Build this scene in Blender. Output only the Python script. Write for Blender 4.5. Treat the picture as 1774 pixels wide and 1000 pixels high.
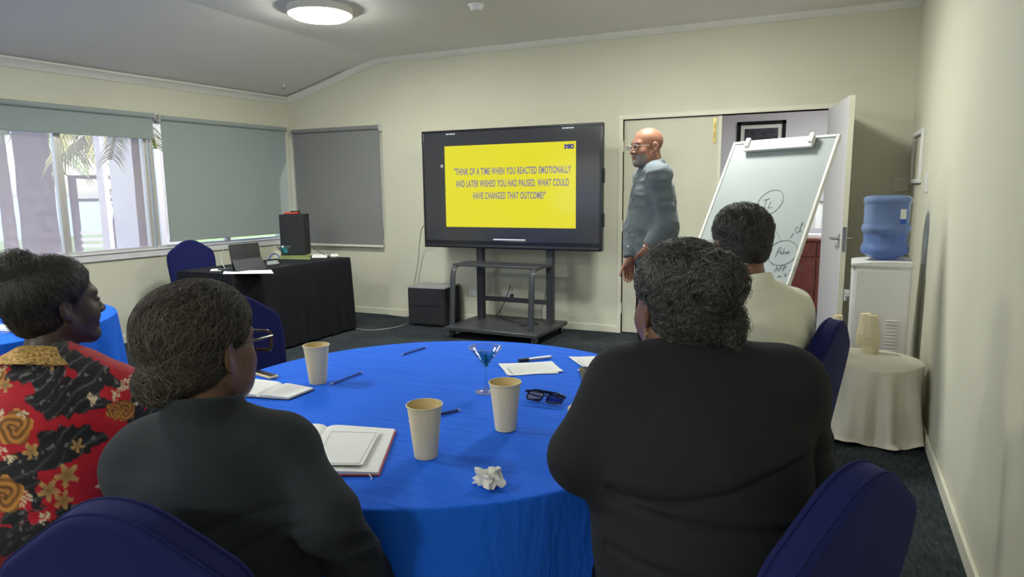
import bpy, math, random
import numpy as np
from math import sin, cos, pi, radians, sqrt, atan2
from mathutils import Matrix, Vector
import openvdb

for o in list(bpy.data.objects):
    bpy.data.objects.remove(o)
SC = bpy.context.scene
COL = SC.collection
random.seed(4)
RNG = np.random.default_rng(7)

# ------------------------------------------------------------------ camera
EYE = 1.40
FPX = 1150.0
YAW, PITCH, ROLL = radians(24.2), radians(8.41), radians(-0.63)
fwd = np.array([-sin(YAW) * cos(PITCH), cos(YAW) * cos(PITCH), -sin(PITCH)])
rgt0 = np.array([cos(YAW), sin(YAW), 0.0])
up0 = np.cross(rgt0, fwd)
RGT = cos(ROLL) * rgt0 + sin(ROLL) * up0
UPV = -sin(ROLL) * rgt0 + cos(ROLL) * up0
cam_d = bpy.data.cameras.new('camera')
cam = bpy.data.objects.new('camera', cam_d)
COL.objects.link(cam)
cam_d.sensor_width = 36.0
cam_d.lens = FPX / 1774.0 * 36.0
cam_d.clip_start = 0.05
cam_d.clip_end = 2000
M = Matrix(((RGT[0], UPV[0], -fwd[0], 0), (RGT[1], UPV[1], -fwd[1], 0), (RGT[2], UPV[2], -fwd[2], EYE), (0, 0, 0, 1)))
cam.matrix_world = M
SC.camera = cam

# ------------------------------------------------------------------ world, exposure
SC.view_settings.view_transform = 'Standard'
SC.view_settings.look = 'None'
SC.view_settings.exposure = 0.70
SC.view_settings.gamma = 1.0
SC.view_settings.use_curve_mapping = False
world = bpy.data.worlds.new('world')
SC.world = world
world.use_nodes = True
wn = world.node_tree
wn.nodes.clear()
wo = wn.nodes.new('ShaderNodeOutputWorld')
wb = wn.nodes.new('ShaderNodeBackground')
sky = wn.nodes.new('ShaderNodeTexSky')
sky.sky_type = 'NISHITA'
sky.sun_disc = False
sky.sun_elevation = radians(58)
sky.sun_rotation = radians(120)
sky.air_density = 1.0
sky.dust_density = 2.0
wn.links.new(sky.outputs[0], wb.inputs[0])
wb.inputs[1].default_value = 0.50
wn.links.new(wb.outputs[0], wo.inputs[0])

sun_d = bpy.data.lights.new('sun', 'SUN')
sun = bpy.data.objects.new('sun', sun_d)
COL.objects.link(sun)
sun_d.energy = 5.0
sun_d.angle = 0.01
sun_d.color = (1.0, 0.95, 0.86)
sun.rotation_euler = (radians(34), 0, radians(150))
SUN_LAMP = dict(strength=76.0, color=(0.985, 1.0, 0.91))

# ------------------------------------------------------------------ layout measuring (camera model -> world)
def ray(x, y):
    return fwd * FPX + RGT * (x - 887.0) + UPV * (500.0 - y)
def at_z(x, y, z):
    d = ray(x, y); t = (z - EYE) / d[2]
    return np.array([0, 0, EYE]) + d * t
def at_y(x, y, Y):
    d = ray(x, y); t = Y / d[1]
    return np.array([0, 0, EYE]) + d * t
def at_plane(x, y, p, n):
    d = ray(x, y); c = np.array([0, 0, EYE])
    t = ((np.array(p) - c) @ n) / (d @ n)
    return c + d * t
def at_depth(x, y, dep):
    return np.array([0, 0, EYE]) + ray(x, y) / FPX * dep

# ------------------------------------------------------------------ materials
MATS = {}
def new_mat(name):
    m = bpy.data.materials.new(name); m.use_nodes = True
    return m, m.node_tree, m.node_tree.nodes['Principled BSDF']
def ramp(nt, fac, stops):
    r = nt.nodes.new('ShaderNodeValToRGB')
    e = r.color_ramp.elements
    e[0].position, e[0].color = stops[0][0], (*stops[0][1], 1)
    e[1].position, e[1].color = stops[-1][0], (*stops[-1][1], 1)
    for p, c in stops[1:-1]:
        k = e.new(p); k.color = (*c, 1)
    nt.links.new(fac, r.inputs[0])
    return r.outputs[0]
def mat(name, col, rough=0.6, metal=0.0, var=0.06, nscale=30.0, bump=0.0, bscale=200.0, spec=0.5, trans=0.0, alpha=1.0,
        emis=None, estr=0.0, sheen=0.0, ior=1.45, coat=0.0):
    m, nt, b = new_mat(name)
    tc = nt.nodes.new('ShaderNodeTexCoord')
    n = nt.nodes.new('ShaderNodeTexNoise'); n.inputs['Scale'].default_value = nscale; n.inputs['Detail'].default_value = 4
    nt.links.new(tc.outputs['Object'], n.inputs['Vector'])
    lo = tuple(max(0, c * (1 - var)) for c in col); hi = tuple(min(1, c * (1 + var)) for c in col)
    nt.links.new(ramp(nt, n.outputs[0], [(0.3, lo), (0.7, hi)]), b.inputs['Base Color'])
    b.inputs['Roughness'].default_value = rough
    b.inputs['Metallic'].default_value = metal
    b.inputs['Specular IOR Level'].default_value = spec
    b.inputs['Transmission Weight'].default_value = trans
    b.inputs['Alpha'].default_value = alpha
    b.inputs['IOR'].default_value = ior
    b.inputs['Coat Weight'].default_value = coat
    if sheen:
        b.inputs['Sheen Weight'].default_value = sheen
        b.inputs['Sheen Roughness'].default_value = 0.5
    if emis:
        b.inputs['Emission Color'].default_value = (*emis, 1); b.inputs['Emission Strength'].default_value = estr
    if bump:
        n2 = nt.nodes.new('ShaderNodeTexNoise'); n2.inputs['Scale'].default_value = bscale; n2.inputs['Detail'].default_value = 3
        nt.links.new(tc.outputs['Object'], n2.inputs['Vector'])
        bp = nt.nodes.new('ShaderNodeBump'); bp.inputs['Strength'].default_value = bump; bp.inputs['Distance'].default_value = 0.003
        nt.links.new(n2.outputs[0], bp.inputs['Height']); nt.links.new(bp.outputs[0], b.inputs['Normal'])
    MATS[name] = m
    return m
def attr_mat(name, rough=0.6, spec=0.4, bump=0.15, bscale=300.0, sss=0.0, sheen=0.0, coat=0.0):
    """colour comes from the surface's own painted pattern (point attribute)"""
    m, nt, b = new_mat(name)
    a = nt.nodes.new('ShaderNodeAttribute'); a.attribute_name = 'Col'
    nt.links.new(a.outputs['Color'], b.inputs['Base Color'])
    b.inputs['Roughness'].default_value = rough; b.inputs['Specular IOR Level'].default_value = spec
    b.inputs['Coat Weight'].default_value = coat; b.inputs['Coat Roughness'].default_value = 0.3
    if sheen: b.inputs['Sheen Weight'].default_value = sheen
    tc = nt.nodes.new('ShaderNodeTexCoord')
    n2 = nt.nodes.new('ShaderNodeTexNoise'); n2.inputs['Scale'].default_value = bscale; n2.inputs['Detail'].default_value = 3
    nt.links.new(tc.outputs['Object'], n2.inputs['Vector'])
    bp = nt.nodes.new('ShaderNodeBump'); bp.inputs['Strength'].default_value = bump; bp.inputs['Distance'].default_value = 0.002
    nt.links.new(n2.outputs[0], bp.inputs['Height']); nt.links.new(bp.outputs[0], b.inputs['Normal'])
    MATS[name] = m
    return m

mat('wall_paint', (0.61, 0.60, 0.49), 0.75, var=0.03, nscale=1.5, bump=0.25, bscale=90, spec=0.25)
mat('ceiling_paint', (0.90, 0.87, 0.84), 0.8, var=0.02, nscale=1.2, bump=0.1, bscale=60, spec=0.2)
mat('cornice_paint', (0.72, 0.71, 0.66), 0.6, var=0.02)
mat('trim_paint', (0.68, 0.67, 0.55), 0.45, var=0.03, nscale=4)
mat('door_paint', (0.58, 0.57, 0.46), 0.5, var=0.03, nscale=3)
mat('door_face_white', (0.62, 0.61, 0.64), 0.5, var=0.03, nscale=3)
mat('lilac_wall', (0.72, 0.70, 0.76), 0.8, var=0.02)
mat('aluminium', (0.62, 0.60, 0.60), 0.35, metal=0.5, var=0.03)
mat('white_frame', (0.66, 0.66, 0.68), 0.4, var=0.02)
mat('dark_rubber', (0.03, 0.03, 0.035), 0.6)
mat('black_plastic', (0.022, 0.023, 0.028), 0.42, var=0.1)
mat('black_gloss', (0.012, 0.013, 0.018), 0.18, var=0.1)
mat('black_metal', (0.045, 0.047, 0.055), 0.38, var=0.1, spec=0.6)
mat('speaker_cloth', (0.018, 0.018, 0.024), 0.8, bump=0.6, bscale=500)
mat('grey_top', (0.25, 0.26, 0.28), 0.4)
mat('chrome', (0.75, 0.75, 0.76), 0.15, metal=1.0, var=0.02)
mat('satin_steel', (0.55, 0.54, 0.52), 0.3, metal=1.0, var=0.04)
mat('brass', (0.62, 0.50, 0.18), 0.25, metal=1.0, var=0.05)
mat('white_plastic', (0.72, 0.72, 0.72), 0.35, var=0.02)
mat('cooler_plastic', (0.74, 0.73, 0.73), 0.35, var=0.02)
mat('grey_plastic', (0.30, 0.31, 0.32), 0.45)
mat('paper', (0.80, 0.81, 0.80), 0.8, var=0.02)
mat('paper_ink', (0.10, 0.10, 0.13), 0.8)
mat('pale_ink', (0.45, 0.46, 0.50), 0.8)
mat('cup_paper', (0.72, 0.63, 0.43), 0.7, var=0.05, nscale=220)
mat('cup_inside', (0.66, 0.52, 0.27), 0.55, var=0.03)
mat('tissue', (0.80, 0.79, 0.74), 0.9, bump=0.4, bscale=300)
mat('teal_foil', (0.0, 0.26, 0.30), 0.3, var=0.3, nscale=60)
mat('ink_blue', (0.03, 0.06, 0.30), 0.35)
mat('navy_pen', (0.012, 0.02, 0.12), 0.35)
mat('silver_pen', (0.55, 0.55, 0.60), 0.3, metal=0.4)
mat('red_cover', (0.60, 0.05, 0.05), 0.5)
mat('red_plastic', (0.60, 0.08, 0.04), 0.4)
mat('green_folder', (0.22, 0.27, 0.10), 0.5)
mat('blue_strap', (0.03, 0.10, 0.45), 0.6)
mat('beige_paper', (0.78, 0.64, 0.42), 0.7)
mat('gold', (0.80, 0.55, 0.20), 0.2, metal=1.0)
mat('cable_black', (0.02, 0.02, 0.02), 0.5)
mat('cable_grey', (0.28, 0.28, 0.27), 0.5)
mat('cable_white', (0.62, 0.62, 0.60), 0.5)
mat('board_surface', (0.33, 0.365, 0.37), 0.55, var=0.02, nscale=2, spec=0.2)
mat('board_frame', (0.66, 0.66, 0.62), 0.35, var=0.02)
mat('marker_ink', (0.07, 0.09, 0.10), 0.6)
mat('timber_red', (0.16, 0.045, 0.03), 0.35, var=0.25, nscale=12)
mat('picture_dark', (0.05, 0.05, 0.07), 0.4, var=0.6, nscale=25)
mat('wood_leg', (0.10, 0.07, 0.05), 0.5)
mat('plywood', (0.35, 0.25, 0.15), 0.6)
mat('shoe_black', (0.015, 0.014, 0.014), 0.35)

def fabric(name, col, weave=900, bump=0.35, rough=0.85, sheen=0.3, var=0.12, crease=0.0, spec=0.2):
    m, nt, b = new_mat(name)
    tc = nt.nodes.new('ShaderNodeTexCoord')
    n = nt.nodes.new('ShaderNodeTexNoise'); n.inputs['Scale'].default_value = weave; n.inputs['Detail'].default_value = 2
    nt.links.new(tc.outputs['Object'], n.inputs['Vector'])
    lo = tuple(max(0, c * (1 - var)) for c in col); hi = tuple(min(1, c * (1 + var)) for c in col)
    nt.links.new(ramp(nt, n.outputs[0], [(0.3, lo), (0.7, hi)]), b.inputs['Base Color'])
    b.inputs['Roughness'].default_value = rough; b.inputs['Specular IOR Level'].default_value = spec
    b.inputs['Sheen Weight'].default_value = sheen; b.inputs['Sheen Roughness'].default_value = 0.4
    b.inputs['Sheen Tint'].default_value = (*[min(1, c * 2 + .05) for c in col], 1)
    bp = nt.nodes.new('ShaderNodeBump'); bp.inputs['Strength'].default_value = bump; bp.inputs['Distance'].default_value = 0.0015
    nt.links.new(n.outputs[0], bp.inputs['Height'])
    last = bp
    if crease:
        mp = nt.nodes.new('ShaderNodeMapping'); mp.inputs['Scale'].default_value = (4.0, 34.0, 8.0); mp.inputs['Rotation'].default_value = (0, 0, -0.35)
        n3 = nt.nodes.new('ShaderNodeTexNoise'); n3.inputs['Scale'].default_value = 1.0; n3.inputs['Detail'].default_value = 3; n3.inputs['Distortion'].default_value = 0.6
        nt.links.new(tc.outputs['Object'], mp.inputs[0]); nt.links.new(mp.outputs[0], n3.inputs['Vector'])
        b2 = nt.nodes.new('ShaderNodeBump'); b2.inputs['Strength'].default_value = crease; b2.inputs['Distance'].default_value = 0.01
        nt.links.new(n3.outputs[0], b2.inputs['Height']); nt.links.new(bp.outputs[0], b2.inputs['Normal'])
        last = b2
    nt.links.new(last.outputs[0], b.inputs['Normal'])
    MATS[name] = m
    return m
fabric('blue_cloth', (0.011, 0.130, 0.78), crease=0.8, sheen=0.15)
fabric('navy_cover', (0.008, 0.011, 0.080), sheen=0.35)
fabric('black_cloth', (0.010, 0.010, 0.014), sheen=0.1)
fabric('white_cloth', (0.70, 0.67, 0.56), sheen=0.2, var=0.04)
fabric('black_blazer', (0.0165, 0.0175, 0.0205), sheen=0.18, weave=700, bump=0.6)
fabric('charcoal_blazer', (0.025, 0.029, 0.037), sheen=0.2, weave=700, bump=0.6)
fabric('cream_shirt', (0.80, 0.79, 0.66), sheen=0.2, var=0.05)
fabric('chambray', (0.150, 0.175, 0.195), sheen=0.2, weave=500, var=0.18)
fabric('blind_fabric', (0.30, 0.345, 0.335), sheen=0.0, weave=600, var=0.04, bump=0.1)
fabric('blind_dark', (0.215, 0.22, 0.222), sheen=0.0, weave=600, var=0.04, bump=0.1)
fabric('trouser_black', (0.010, 0.010, 0.012), sheen=0.1)

def carpet_mat():
    m, nt, b = new_mat('carpet')
    tc = nt.nodes.new('ShaderNodeTexCoord')
    mp = nt.nodes.new('ShaderNodeMapping'); mp.inputs['Rotation'].default_value = (0, 0, 0.0); mp.inputs['Scale'].default_value = (70, 16, 10)
    n = nt.nodes.new('ShaderNodeTexNoise'); n.inputs['Scale'].default_value = 1.0; n.inputs['Detail'].default_value = 3
    nt.links.new(tc.outputs['Object'], mp.inputs[0]); nt.links.new(mp.outputs[0], n.inputs['Vector'])
    n2 = nt.nodes.new('ShaderNodeTexNoise'); n2.inputs['Scale'].default_value = 3.0; n2.inputs['Detail'].default_value = 3
    nt.links.new(tc.outputs['Object'], n2.inputs['Vector'])
    mx = nt.nodes.new('ShaderNodeMath'); mx.operation = 'MULTIPLY_ADD'; mx.inputs[1].default_value = 0.6; 
    nt.links.new(n.outputs[0], mx.inputs[0])
    ml = nt.nodes.new('ShaderNodeMath'); ml.operation = 'MULTIPLY'; ml.inputs[1].default_value = 0.4
    nt.links.new(n2.outputs[0], ml.inputs[0]); nt.links.new(ml.outputs[0], mx.inputs[2])
    nt.links.new(ramp(nt, mx.outputs[0], [(0.35, (0.016, 0.020, 0.026)), (0.5, (0.030, 0.036, 0.042)), (0.68, (0.055, 0.066, 0.073))]), b.inputs['Base Color'])
    b.inputs['Roughness'].default_value = 0.95; b.inputs['Specular IOR Level'].default_value = 0.1
    bp = nt.nodes.new('ShaderNodeBump'); bp.inputs['Strength'].default_value = 0.7; bp.inputs['Distance'].default_value = 0.006
    nt.links.new(n.outputs[0], bp.inputs['Height']); nt.links.new(bp.outputs[0], b.inputs['Normal'])
    MATS['carpet'] = m
carpet_mat()

def glass_mat(name, col=(1, 1, 1), ior=1.45, rough=0.0, thin=True, tint=0.0, tcol=(0.6, 0.5, 0.55)):
    """thin pane: mostly transparent, a glossy reflection, optionally a veil of woven insect screen"""
    m = bpy.data.materials.new(name); m.use_nodes = True; nt = m.node_tree; nt.nodes.clear()
    out = nt.nodes.new('ShaderNodeOutputMaterial')
    tr = nt.nodes.new('ShaderNodeBsdfTransparent'); tr.inputs[0].default_value = (*col, 1)
    gl = nt.nodes.new('ShaderNodeBsdfGlossy'); gl.inputs['Roughness'].default_value = rough
    lw = nt.nodes.new('ShaderNodeLayerWeight'); lw.inputs[0].default_value = 0.35
    fr = nt.nodes.new('ShaderNodeMapRange'); fr.inputs['To Min'].default_value = 0.03; fr.inputs['To Max'].default_value = 0.55
    nt.links.new(lw.outputs['Fresnel'], fr.inputs['Value'])
    mx = nt.nodes.new('ShaderNodeMixShader')
    nt.links.new(fr.outputs[0], mx.inputs[0]); nt.links.new(tr.outputs[0], mx.inputs[1]); nt.links.new(gl.outputs[0], mx.inputs[2])
    last = mx
    if tint:
        df = nt.nodes.new('ShaderNodeBsdfDiffuse'); df.inputs[0].default_value = (*tcol, 1)
        tl = nt.nodes.new('ShaderNodeBsdfTranslucent'); tl.inputs[0].default_value = (*tcol, 1)
        ad = nt.nodes.new('ShaderNodeMixShader'); ad.inputs[0].default_value = 0.6
        nt.links.new(df.outputs[0], ad.inputs[1]); nt.links.new(tl.outputs[0], ad.inputs[2])
        m2 = nt.nodes.new('ShaderNodeMixShader'); m2.inputs[0].default_value = tint
        nt.links.new(mx.outputs[0], m2.inputs[1]); nt.links.new(ad.outputs[0], m2.inputs[2])
        last = m2
    nt.links.new(last.outputs[0], out.inputs[0])
    MATS[name] = m
glass_mat('window_glass')
glass_mat('insect_screen', tint=0.42, tcol=(0.92, 0.72, 0.78))
glass_mat('clear_glass', col=(0.93, 0.95, 0.97), ior=1.5)
glass_mat('lens_glass', col=(0.85, 0.88, 0.93), ior=1.5)
glass_mat('dark_lens', col=(0.10, 0.13, 0.25), ior=1.5)
mat('bottle_blue', (0.36, 0.50, 0.88), 0.12, trans=0.75, var=0.02, ior=1.2)

def emit_mat(name, col, s):
    m, nt, b = new_mat(name)
    b.inputs['Base Color'].default_value = (0.8, 0.8, 0.8, 1)
    b.inputs['Emission Color'].default_value = (*col, 1); b.inputs['Emission Strength'].default_value = s
    MATS[name] = m
emit_mat('lamp_diffuser', SUN_LAMP['color'], SUN_LAMP['strength'])
def screen_mat(name, col, s, rough=0.12):
    m, nt, b = new_mat(name)
    b.inputs['Base Color'].default_value = (0.012, 0.013, 0.016, 1)
    b.inputs['Emission Color'].default_value = (*col, 1); b.inputs['Emission Strength'].default_value = s
    b.inputs['Roughness'].default_value = rough; b.inputs['Specular IOR Level'].default_value = 0.45
    MATS[name] = m
screen_mat('slide_yellow', (0.78, 0.72, 0.012), 0.60)
screen_mat('slide_text_ink', (0.20, 0.17, 0.32), 0.6)
screen_mat('logo_ink', (0.05, 0.05, 0.25), 0.6)
screen_mat('screen_grey', (0.035, 0.037, 0.042), 0.45)
screen_mat('screen_white', (0.7, 0.75, 0.8), 0.6)

# ------------------------------------------------------------------ mesh helpers
class MB:
    """collects shapes into one mesh"""
    def __init__(s): s.v = []; s.f = []; s.m = []; s.T = None; s.mi = 0
    def add(s, vs, fs):
        b = len(s.v)
        if s.T is not None:
            vs = [tuple(s.T @ Vector(v)) for v in vs]
        s.v += [tuple(map(float, v)) for v in vs]
        s.f += [tuple(b + i for i in f) for f in fs]
        s.m += [s.mi] * len(fs)
        return s
    def box(s, lo, hi):
        x0, y0, z0 = lo; x1, y1, z1 = hi
        return s.add([(x0,y0,z0),(x1,y0,z0),(x1,y1,z0),(x0,y1,z0),(x0,y0,z1),(x1,y0,z1),(x1,y1,z1),(x0,y1,z1)],
                     [(0,3,2,1),(4,5,6,7),(0,1,5,4),(1,2,6,5),(2,3,7,6),(3,0,4,7)])
    def hexa(s, p):  # 4 bottom + 4 top
        return s.add(p, [(0,3,2,1),(4,5,6,7),(0,1,5,4),(1,2,6,5),(2,3,7,6),(3,0,4,7)])
    def lathe(s, prof, n=32, c=(0,0,0), ax=None, caps=True):
        vs = []; fs = []
        for r, z in prof:
            for i in range(n):
                a = 2*pi*i/n; vs.append((r*cos(a), r*sin(a), z))
        for k in range(len(prof)-1):
            for i in range(n):
                j = (i+1) % n
                fs.append((k*n+i, k*n+j, (k+1)*n+j, (k+1)*n+i))
        if caps:
            if prof[0][0] > 1e-5: fs.append(tuple(range(n-1, -1, -1)))
            if prof[-1][0] > 1e-5: fs.append(tuple((len(prof)-1)*n+i for i in range(n)))
        if ax is not None:
            q = Vector((0,0,1)).rotation_difference(Vector(ax)); vs = [tuple(q @ Vector(v)) for v in vs]
        vs = [(v[0]+c[0], v[1]+c[1], v[2]+c[2]) for v in vs]
        return s.add(vs, fs)
    def cyl(s, a, b, r, r2=None, n=16):
        a = Vector(a); b = Vector(b); L = (b-a).length
        return s.lathe([(r, 0), (r if r2 is None else r2, L)], n, a, (b-a))
    def tube(s, pts, r, n=8, closed=False, flat=None):
        P = [Vector(p) for p in pts]; N = len(P); vs = []; fs = []
        up = None
        for i, p in enumerate(P):
            if closed: t = P[(i+1)%N]-P[i-1]
            else: t = P[min(i+1,N-1)]-P[max(i-1,0)]
            t.normalize()
            if up is None:
                up = Vector((0,0,1)) if abs(t.z) < .9 else Vector((1,0,0))
            u = up - t*up.dot(t)
            if u.length < 1e-4: u = t.orthogonal()
            u.normalize(); w = t.cross(u); up = u
            rr = r[i] if isinstance(r, (list, tuple)) else r
            for k in range(n):
                a = 2*pi*k/n
                vs.append(tuple(p + u*(cos(a)*rr) + w*(sin(a)*rr*(flat or 1))))
        for i in range(N if closed else N-1):
            j = (i+1) % N
            for k in range(n):
                l = (k+1) % n
                fs.append((i*n+k, i*n+l, j*n+l, j*n+k))
        if not closed:
            fs.append(tuple(range(n-1,-1,-1))); fs.append(tuple((N-1)*n+k for k in range(n)))
        return s.add(vs, fs)
    def prism(s, outline, z0, z1, inset=0.0, rings=1):
        """closed outline (x,y) lofted z0..z1, edges rounded by `inset`"""
        n = len(outline); O = np.array(outline, float)
        # inward normals
        t = np.roll(O,-1,0)-np.roll(O,1,0); t /= np.linalg.norm(t,axis=1)[:,None]+1e-9
        area = 0.5*np.sum(O[:,0]*np.roll(O[:,1],-1)-np.roll(O[:,0],-1)*O[:,1])
        nn = np.c_[-t[:,1], t[:,0]]*(1 if area>0 else -1)
        lay = []
        if inset > 0:
            K = 4
            for k in range(K+1):
                a = pi/2*k/K; lay.append((z0+inset*(1-sin(a))*0.999, inset*(1-cos(a)) if False else inset*(1-sin(pi/2*k/K)), a))
            lay = [(z0+inset*(1-cos(pi/2*k/K)), inset*(1-sin(pi/2*k/K))) for k in range(K+1)]
            lay += [(z1-inset*(1-cos(pi/2*k/K)), inset*(1-sin(pi/2*k/K))) for k in range(K,-1,-1)]
        else: lay = [(z0,0),(z1,0)]
        vs = []; fs = []
        for z, d in lay:
            for p in O+nn*d: vs.append((p[0], p[1], z))
        for k in range(len(lay)-1):
            for i in range(n):
                j = (i+1)%n; fs.append((k*n+i, k*n+j, (k+1)*n+j, (k+1)*n+i))
        fs.append(tuple(range(n-1,-1,-1))); fs.append(tuple((len(lay)-1)*n+i for i in range(n)))
        return s.add(vs, fs)
    def build(s, name, m, parent=None, bevel=0.0, angle=0.7, smooth=True, loc=None):
        me = bpy.data.meshes.new(name); me.from_pydata(s.v, [], s.f)
        ms = m if isinstance(m, (list, tuple)) else [m]
        for q in ms: me.materials.append(MATS[q])
        if len(ms) > 1: me.polygons.foreach_set('material_index', s.m)
        import bmesh
        bm = bmesh.new(); bm.from_mesh(me); bmesh.ops.recalc_face_normals(bm, faces=bm.faces); bm.to_mesh(me); bm.free()
        if smooth:
            me.shade_smooth(); me.set_sharp_from_angle(angle=angle)
        o = bpy.data.objects.new(name, me); COL.objects.link(o)
        if parent is not None: o.parent = parent
        if loc is not None: o.location = loc
        if bevel:
            bv = o.modifiers.new('bevel', 'BEVEL'); bv.width = bevel; bv.segments = 2; bv.limit_method = 'ANGLE'; bv.harden_normals = False
        return o

def tag(o, label, cat, group=None, kind=None):
    o['label'] = label; o['category'] = cat
    if group: o['group'] = group
    if kind: o['kind'] = kind
    return o
def struct(o, label=None):
    o['kind'] = 'structure'
    if label: o['label'] = label
    return o
def empty(name, loc=(0,0,0), rz=0.0):
    o = bpy.data.objects.new(name, None); COL.objects.link(o); o.location = loc; o.rotation_euler = (0,0,rz)
    o.empty_display_size = 0.05
    return o
def copy_tree(o, parent=None):
    c = o.copy(); COL.objects.link(c)
    if parent is not None: c.parent = parent
    for ch in o.children: copy_tree(ch, c)
    return c
def rounded_poly(pts, rads, n=6):
    """round the corners of a polygon"""
    out = []
    N = len(pts)
    for i in range(N):
        p = Vector(pts[i]); a = Vector(pts[i-1]); b = Vector(pts[(i+1)%N])
        r = rads[i] if isinstance(rads,(list,tuple)) else rads
        if r <= 0: out.append((p.x,p.y)); continue
        u = (a-p); v = (b-p); r1 = min(r, u.length*.49, v.length*.49); u.normalize(); v.normalize()
        s0 = p+u*r1; s1 = p+v*r1
        for k in range(n+1):
            t = k/n; q = s0*(1-t)**2 + p*2*t*(1-t) + s1*t*t
            out.append((q.x,q.y))
    return out
def text_mesh(s, size, m, name, parent, xs=1.0, bold=0.0, align='CENTER', depth=0.0005):
    cu = bpy.data.curves.new('text', 'FONT'); cu.body = s; cu.size = size; cu.align_x = align; cu.offset = bold; cu.extrude = depth; cu.space_character = 1.12
    o = bpy.data.objects.new('tmp_text', cu); COL.objects.link(o)
    dg = bpy.context.evaluated_depsgraph_get(); dg.update()
    me = bpy.data.meshes.new_from_object(o.evaluated_get(dg)); bpy.data.objects.remove(o)
    me.transform(Matrix.Diagonal((xs,1,1,1)))
    me.materials.clear(); me.materials.append(MATS[m])
    r = bpy.data.objects.new(name, me); COL.objects.link(r); r.parent = parent
    return r
# ================================================================== the room
YB = 6.272                                   # back wall face
CORNER = np.array([-5.715, YB, 0.0])
DV = np.array([-0.0886, -0.9961, 0.0]); DV /= np.linalg.norm(DV)     # along the window wall, towards the camera
NV = np.array([DV[1]*-1, DV[0], 0.0])                                 # into the room
ZC = 2.832                                   # flat ceiling
def LW(s, z, off=0.0):
    p = CORNER + DV*s + NV*off
    return (p[0], p[1], z)
def lbox(mb, s0, s1, z0, z1, o0, o1):
    mb.hexa([LW(s0,z0,o0), LW(s1,z0,o0), LW(s1,z0,o1), LW(s0,z0,o1), LW(s0,z1,o0), LW(s1,z1,o0), LW(s1,z1,o1), LW(s0,z1,o1)])
    return mb
YREAR = -3.2
RWX = lambda y: 0.707 - 0.0313*(YB-y)        # right wall face

mb = MB(); mb.box((-7.2, YREAR-.2, -0.1), (1.2, YB+0.1, 0.0))
struct(mb.build('floor', 'carpet', smooth=False), 'dark blue grey ribbed carpet floor')
mb = MB(); mb.box((-2.6, YB+0.1, -0.1), (2.6, 10.3, 0.0))
struct(mb.build('floor', 'carpet', smooth=False), 'blue carpet of the adjoining room beyond the doorway')

# back wall with a doorway and a window opening
DX0, DX1, DZ = -1.652, 0.132, 2.045          # double doorway
BWX0, BWX1 = -5.66, -4.42                    # window opening at the corner
WZ0, WZ1 = 0.86, 2.12
mb = MB()
T = 0.12
mb.box((-6.0, YB, 0), (BWX0, YB+T, 3.0)); mb.box((BWX0, YB, 0), (BWX1, YB+T, WZ0)); mb.box((BWX0, YB, WZ1), (BWX1, YB+T, 3.0))
mb.box((BWX1, YB, 0), (DX0, YB+T, 3.0)); mb.box((DX0, YB, DZ), (DX1, YB+T, 3.0)); mb.box((DX1, YB, 0), (1.0, YB+T, 3.0))
struct(mb.build('wall_back', 'wall_paint', smooth=False), 'cream painted back wall')
# window wall (left)
mb = MB(); SE = 9.7
lbox(mb, -0.1, 0.05, 0, 2.6, -T, 0); lbox(mb, 0.05, 3.75, 0, WZ0, -T, 0); lbox(mb, 0.05, 3.75, WZ1, 2.6, -T, 0)
lbox(mb, 3.75, SE, 0, 2.6, -T, 0)
struct(mb.build('wall_left', 'wall_paint', smooth=False), 'cream painted window wall')
mb = MB()
y0, y1 = YREAR, YB+0.1
mb.hexa([(RWX(y0),y0,0),(RWX(y0)+T,y0,0),(RWX(y1)+T,y1,0),(RWX(y1),y1,0),(RWX(y0),y0,3),(RWX(y0)+T,y0,3),(RWX(y1)+T,y1,3),(RWX(y1),y1,3)])
struct(mb.build('wall_right', 'wall_paint', smooth=False), 'cream painted side wall running past the camera')
mb = MB(); mb.box((-7.2, YREAR-T, 0), (-5.6, YREAR, 3.0)); mb.box((-5.6, YREAR-T, 0), (-2.73, YREAR, .85)); mb.box((-5.6, YREAR-T, 2.15), (-2.73, YREAR, 3.0)); mb.box((-2.73, YREAR-T, 0), (1.0, YREAR, 3.0))
struct(mb.build('wall_rear', 'wall_paint', smooth=False))
f = MB()
f.box((-5.6, YREAR-.09, .85), (-2.73, YREAR-.03, .89)); f.box((-5.6, YREAR-.09, 2.11), (-2.73, YREAR-.03, 2.15))
for xx in (-5.6, -4.19, -2.77): f.box((xx, YREAR-.09, .85), (xx+.04, YREAR-.03, 2.15))
w4 = f.build('fill_window', 'aluminium'); struct(w4, 'unseen wide window behind the camera, added to brighten the room')  # added out of view: daylight fill for the ceiling and the backs of jackets
for xx in (-5.56, -4.15):
    g = MB(); g.add([(xx,YREAR-.06,.88),(xx+1.37,YREAR-.06,.88),(xx+1.37,YREAR-.06,2.12),(xx,YREAR-.06,2.12)], [(0,1,2,3)]); g.build('pane', 'window_glass', w4, smooth=False)
mb = MB(); mb.box((-7.0, -14, -.15), (3, YREAR-.2, -.1)); struct(mb.build('bounce_slab', 'trim_paint', smooth=False), 'pale slab added outside the rear window to bounce daylight inside')  # unseen light-coloured ground, added to bounce daylight up to the ceiling
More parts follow.
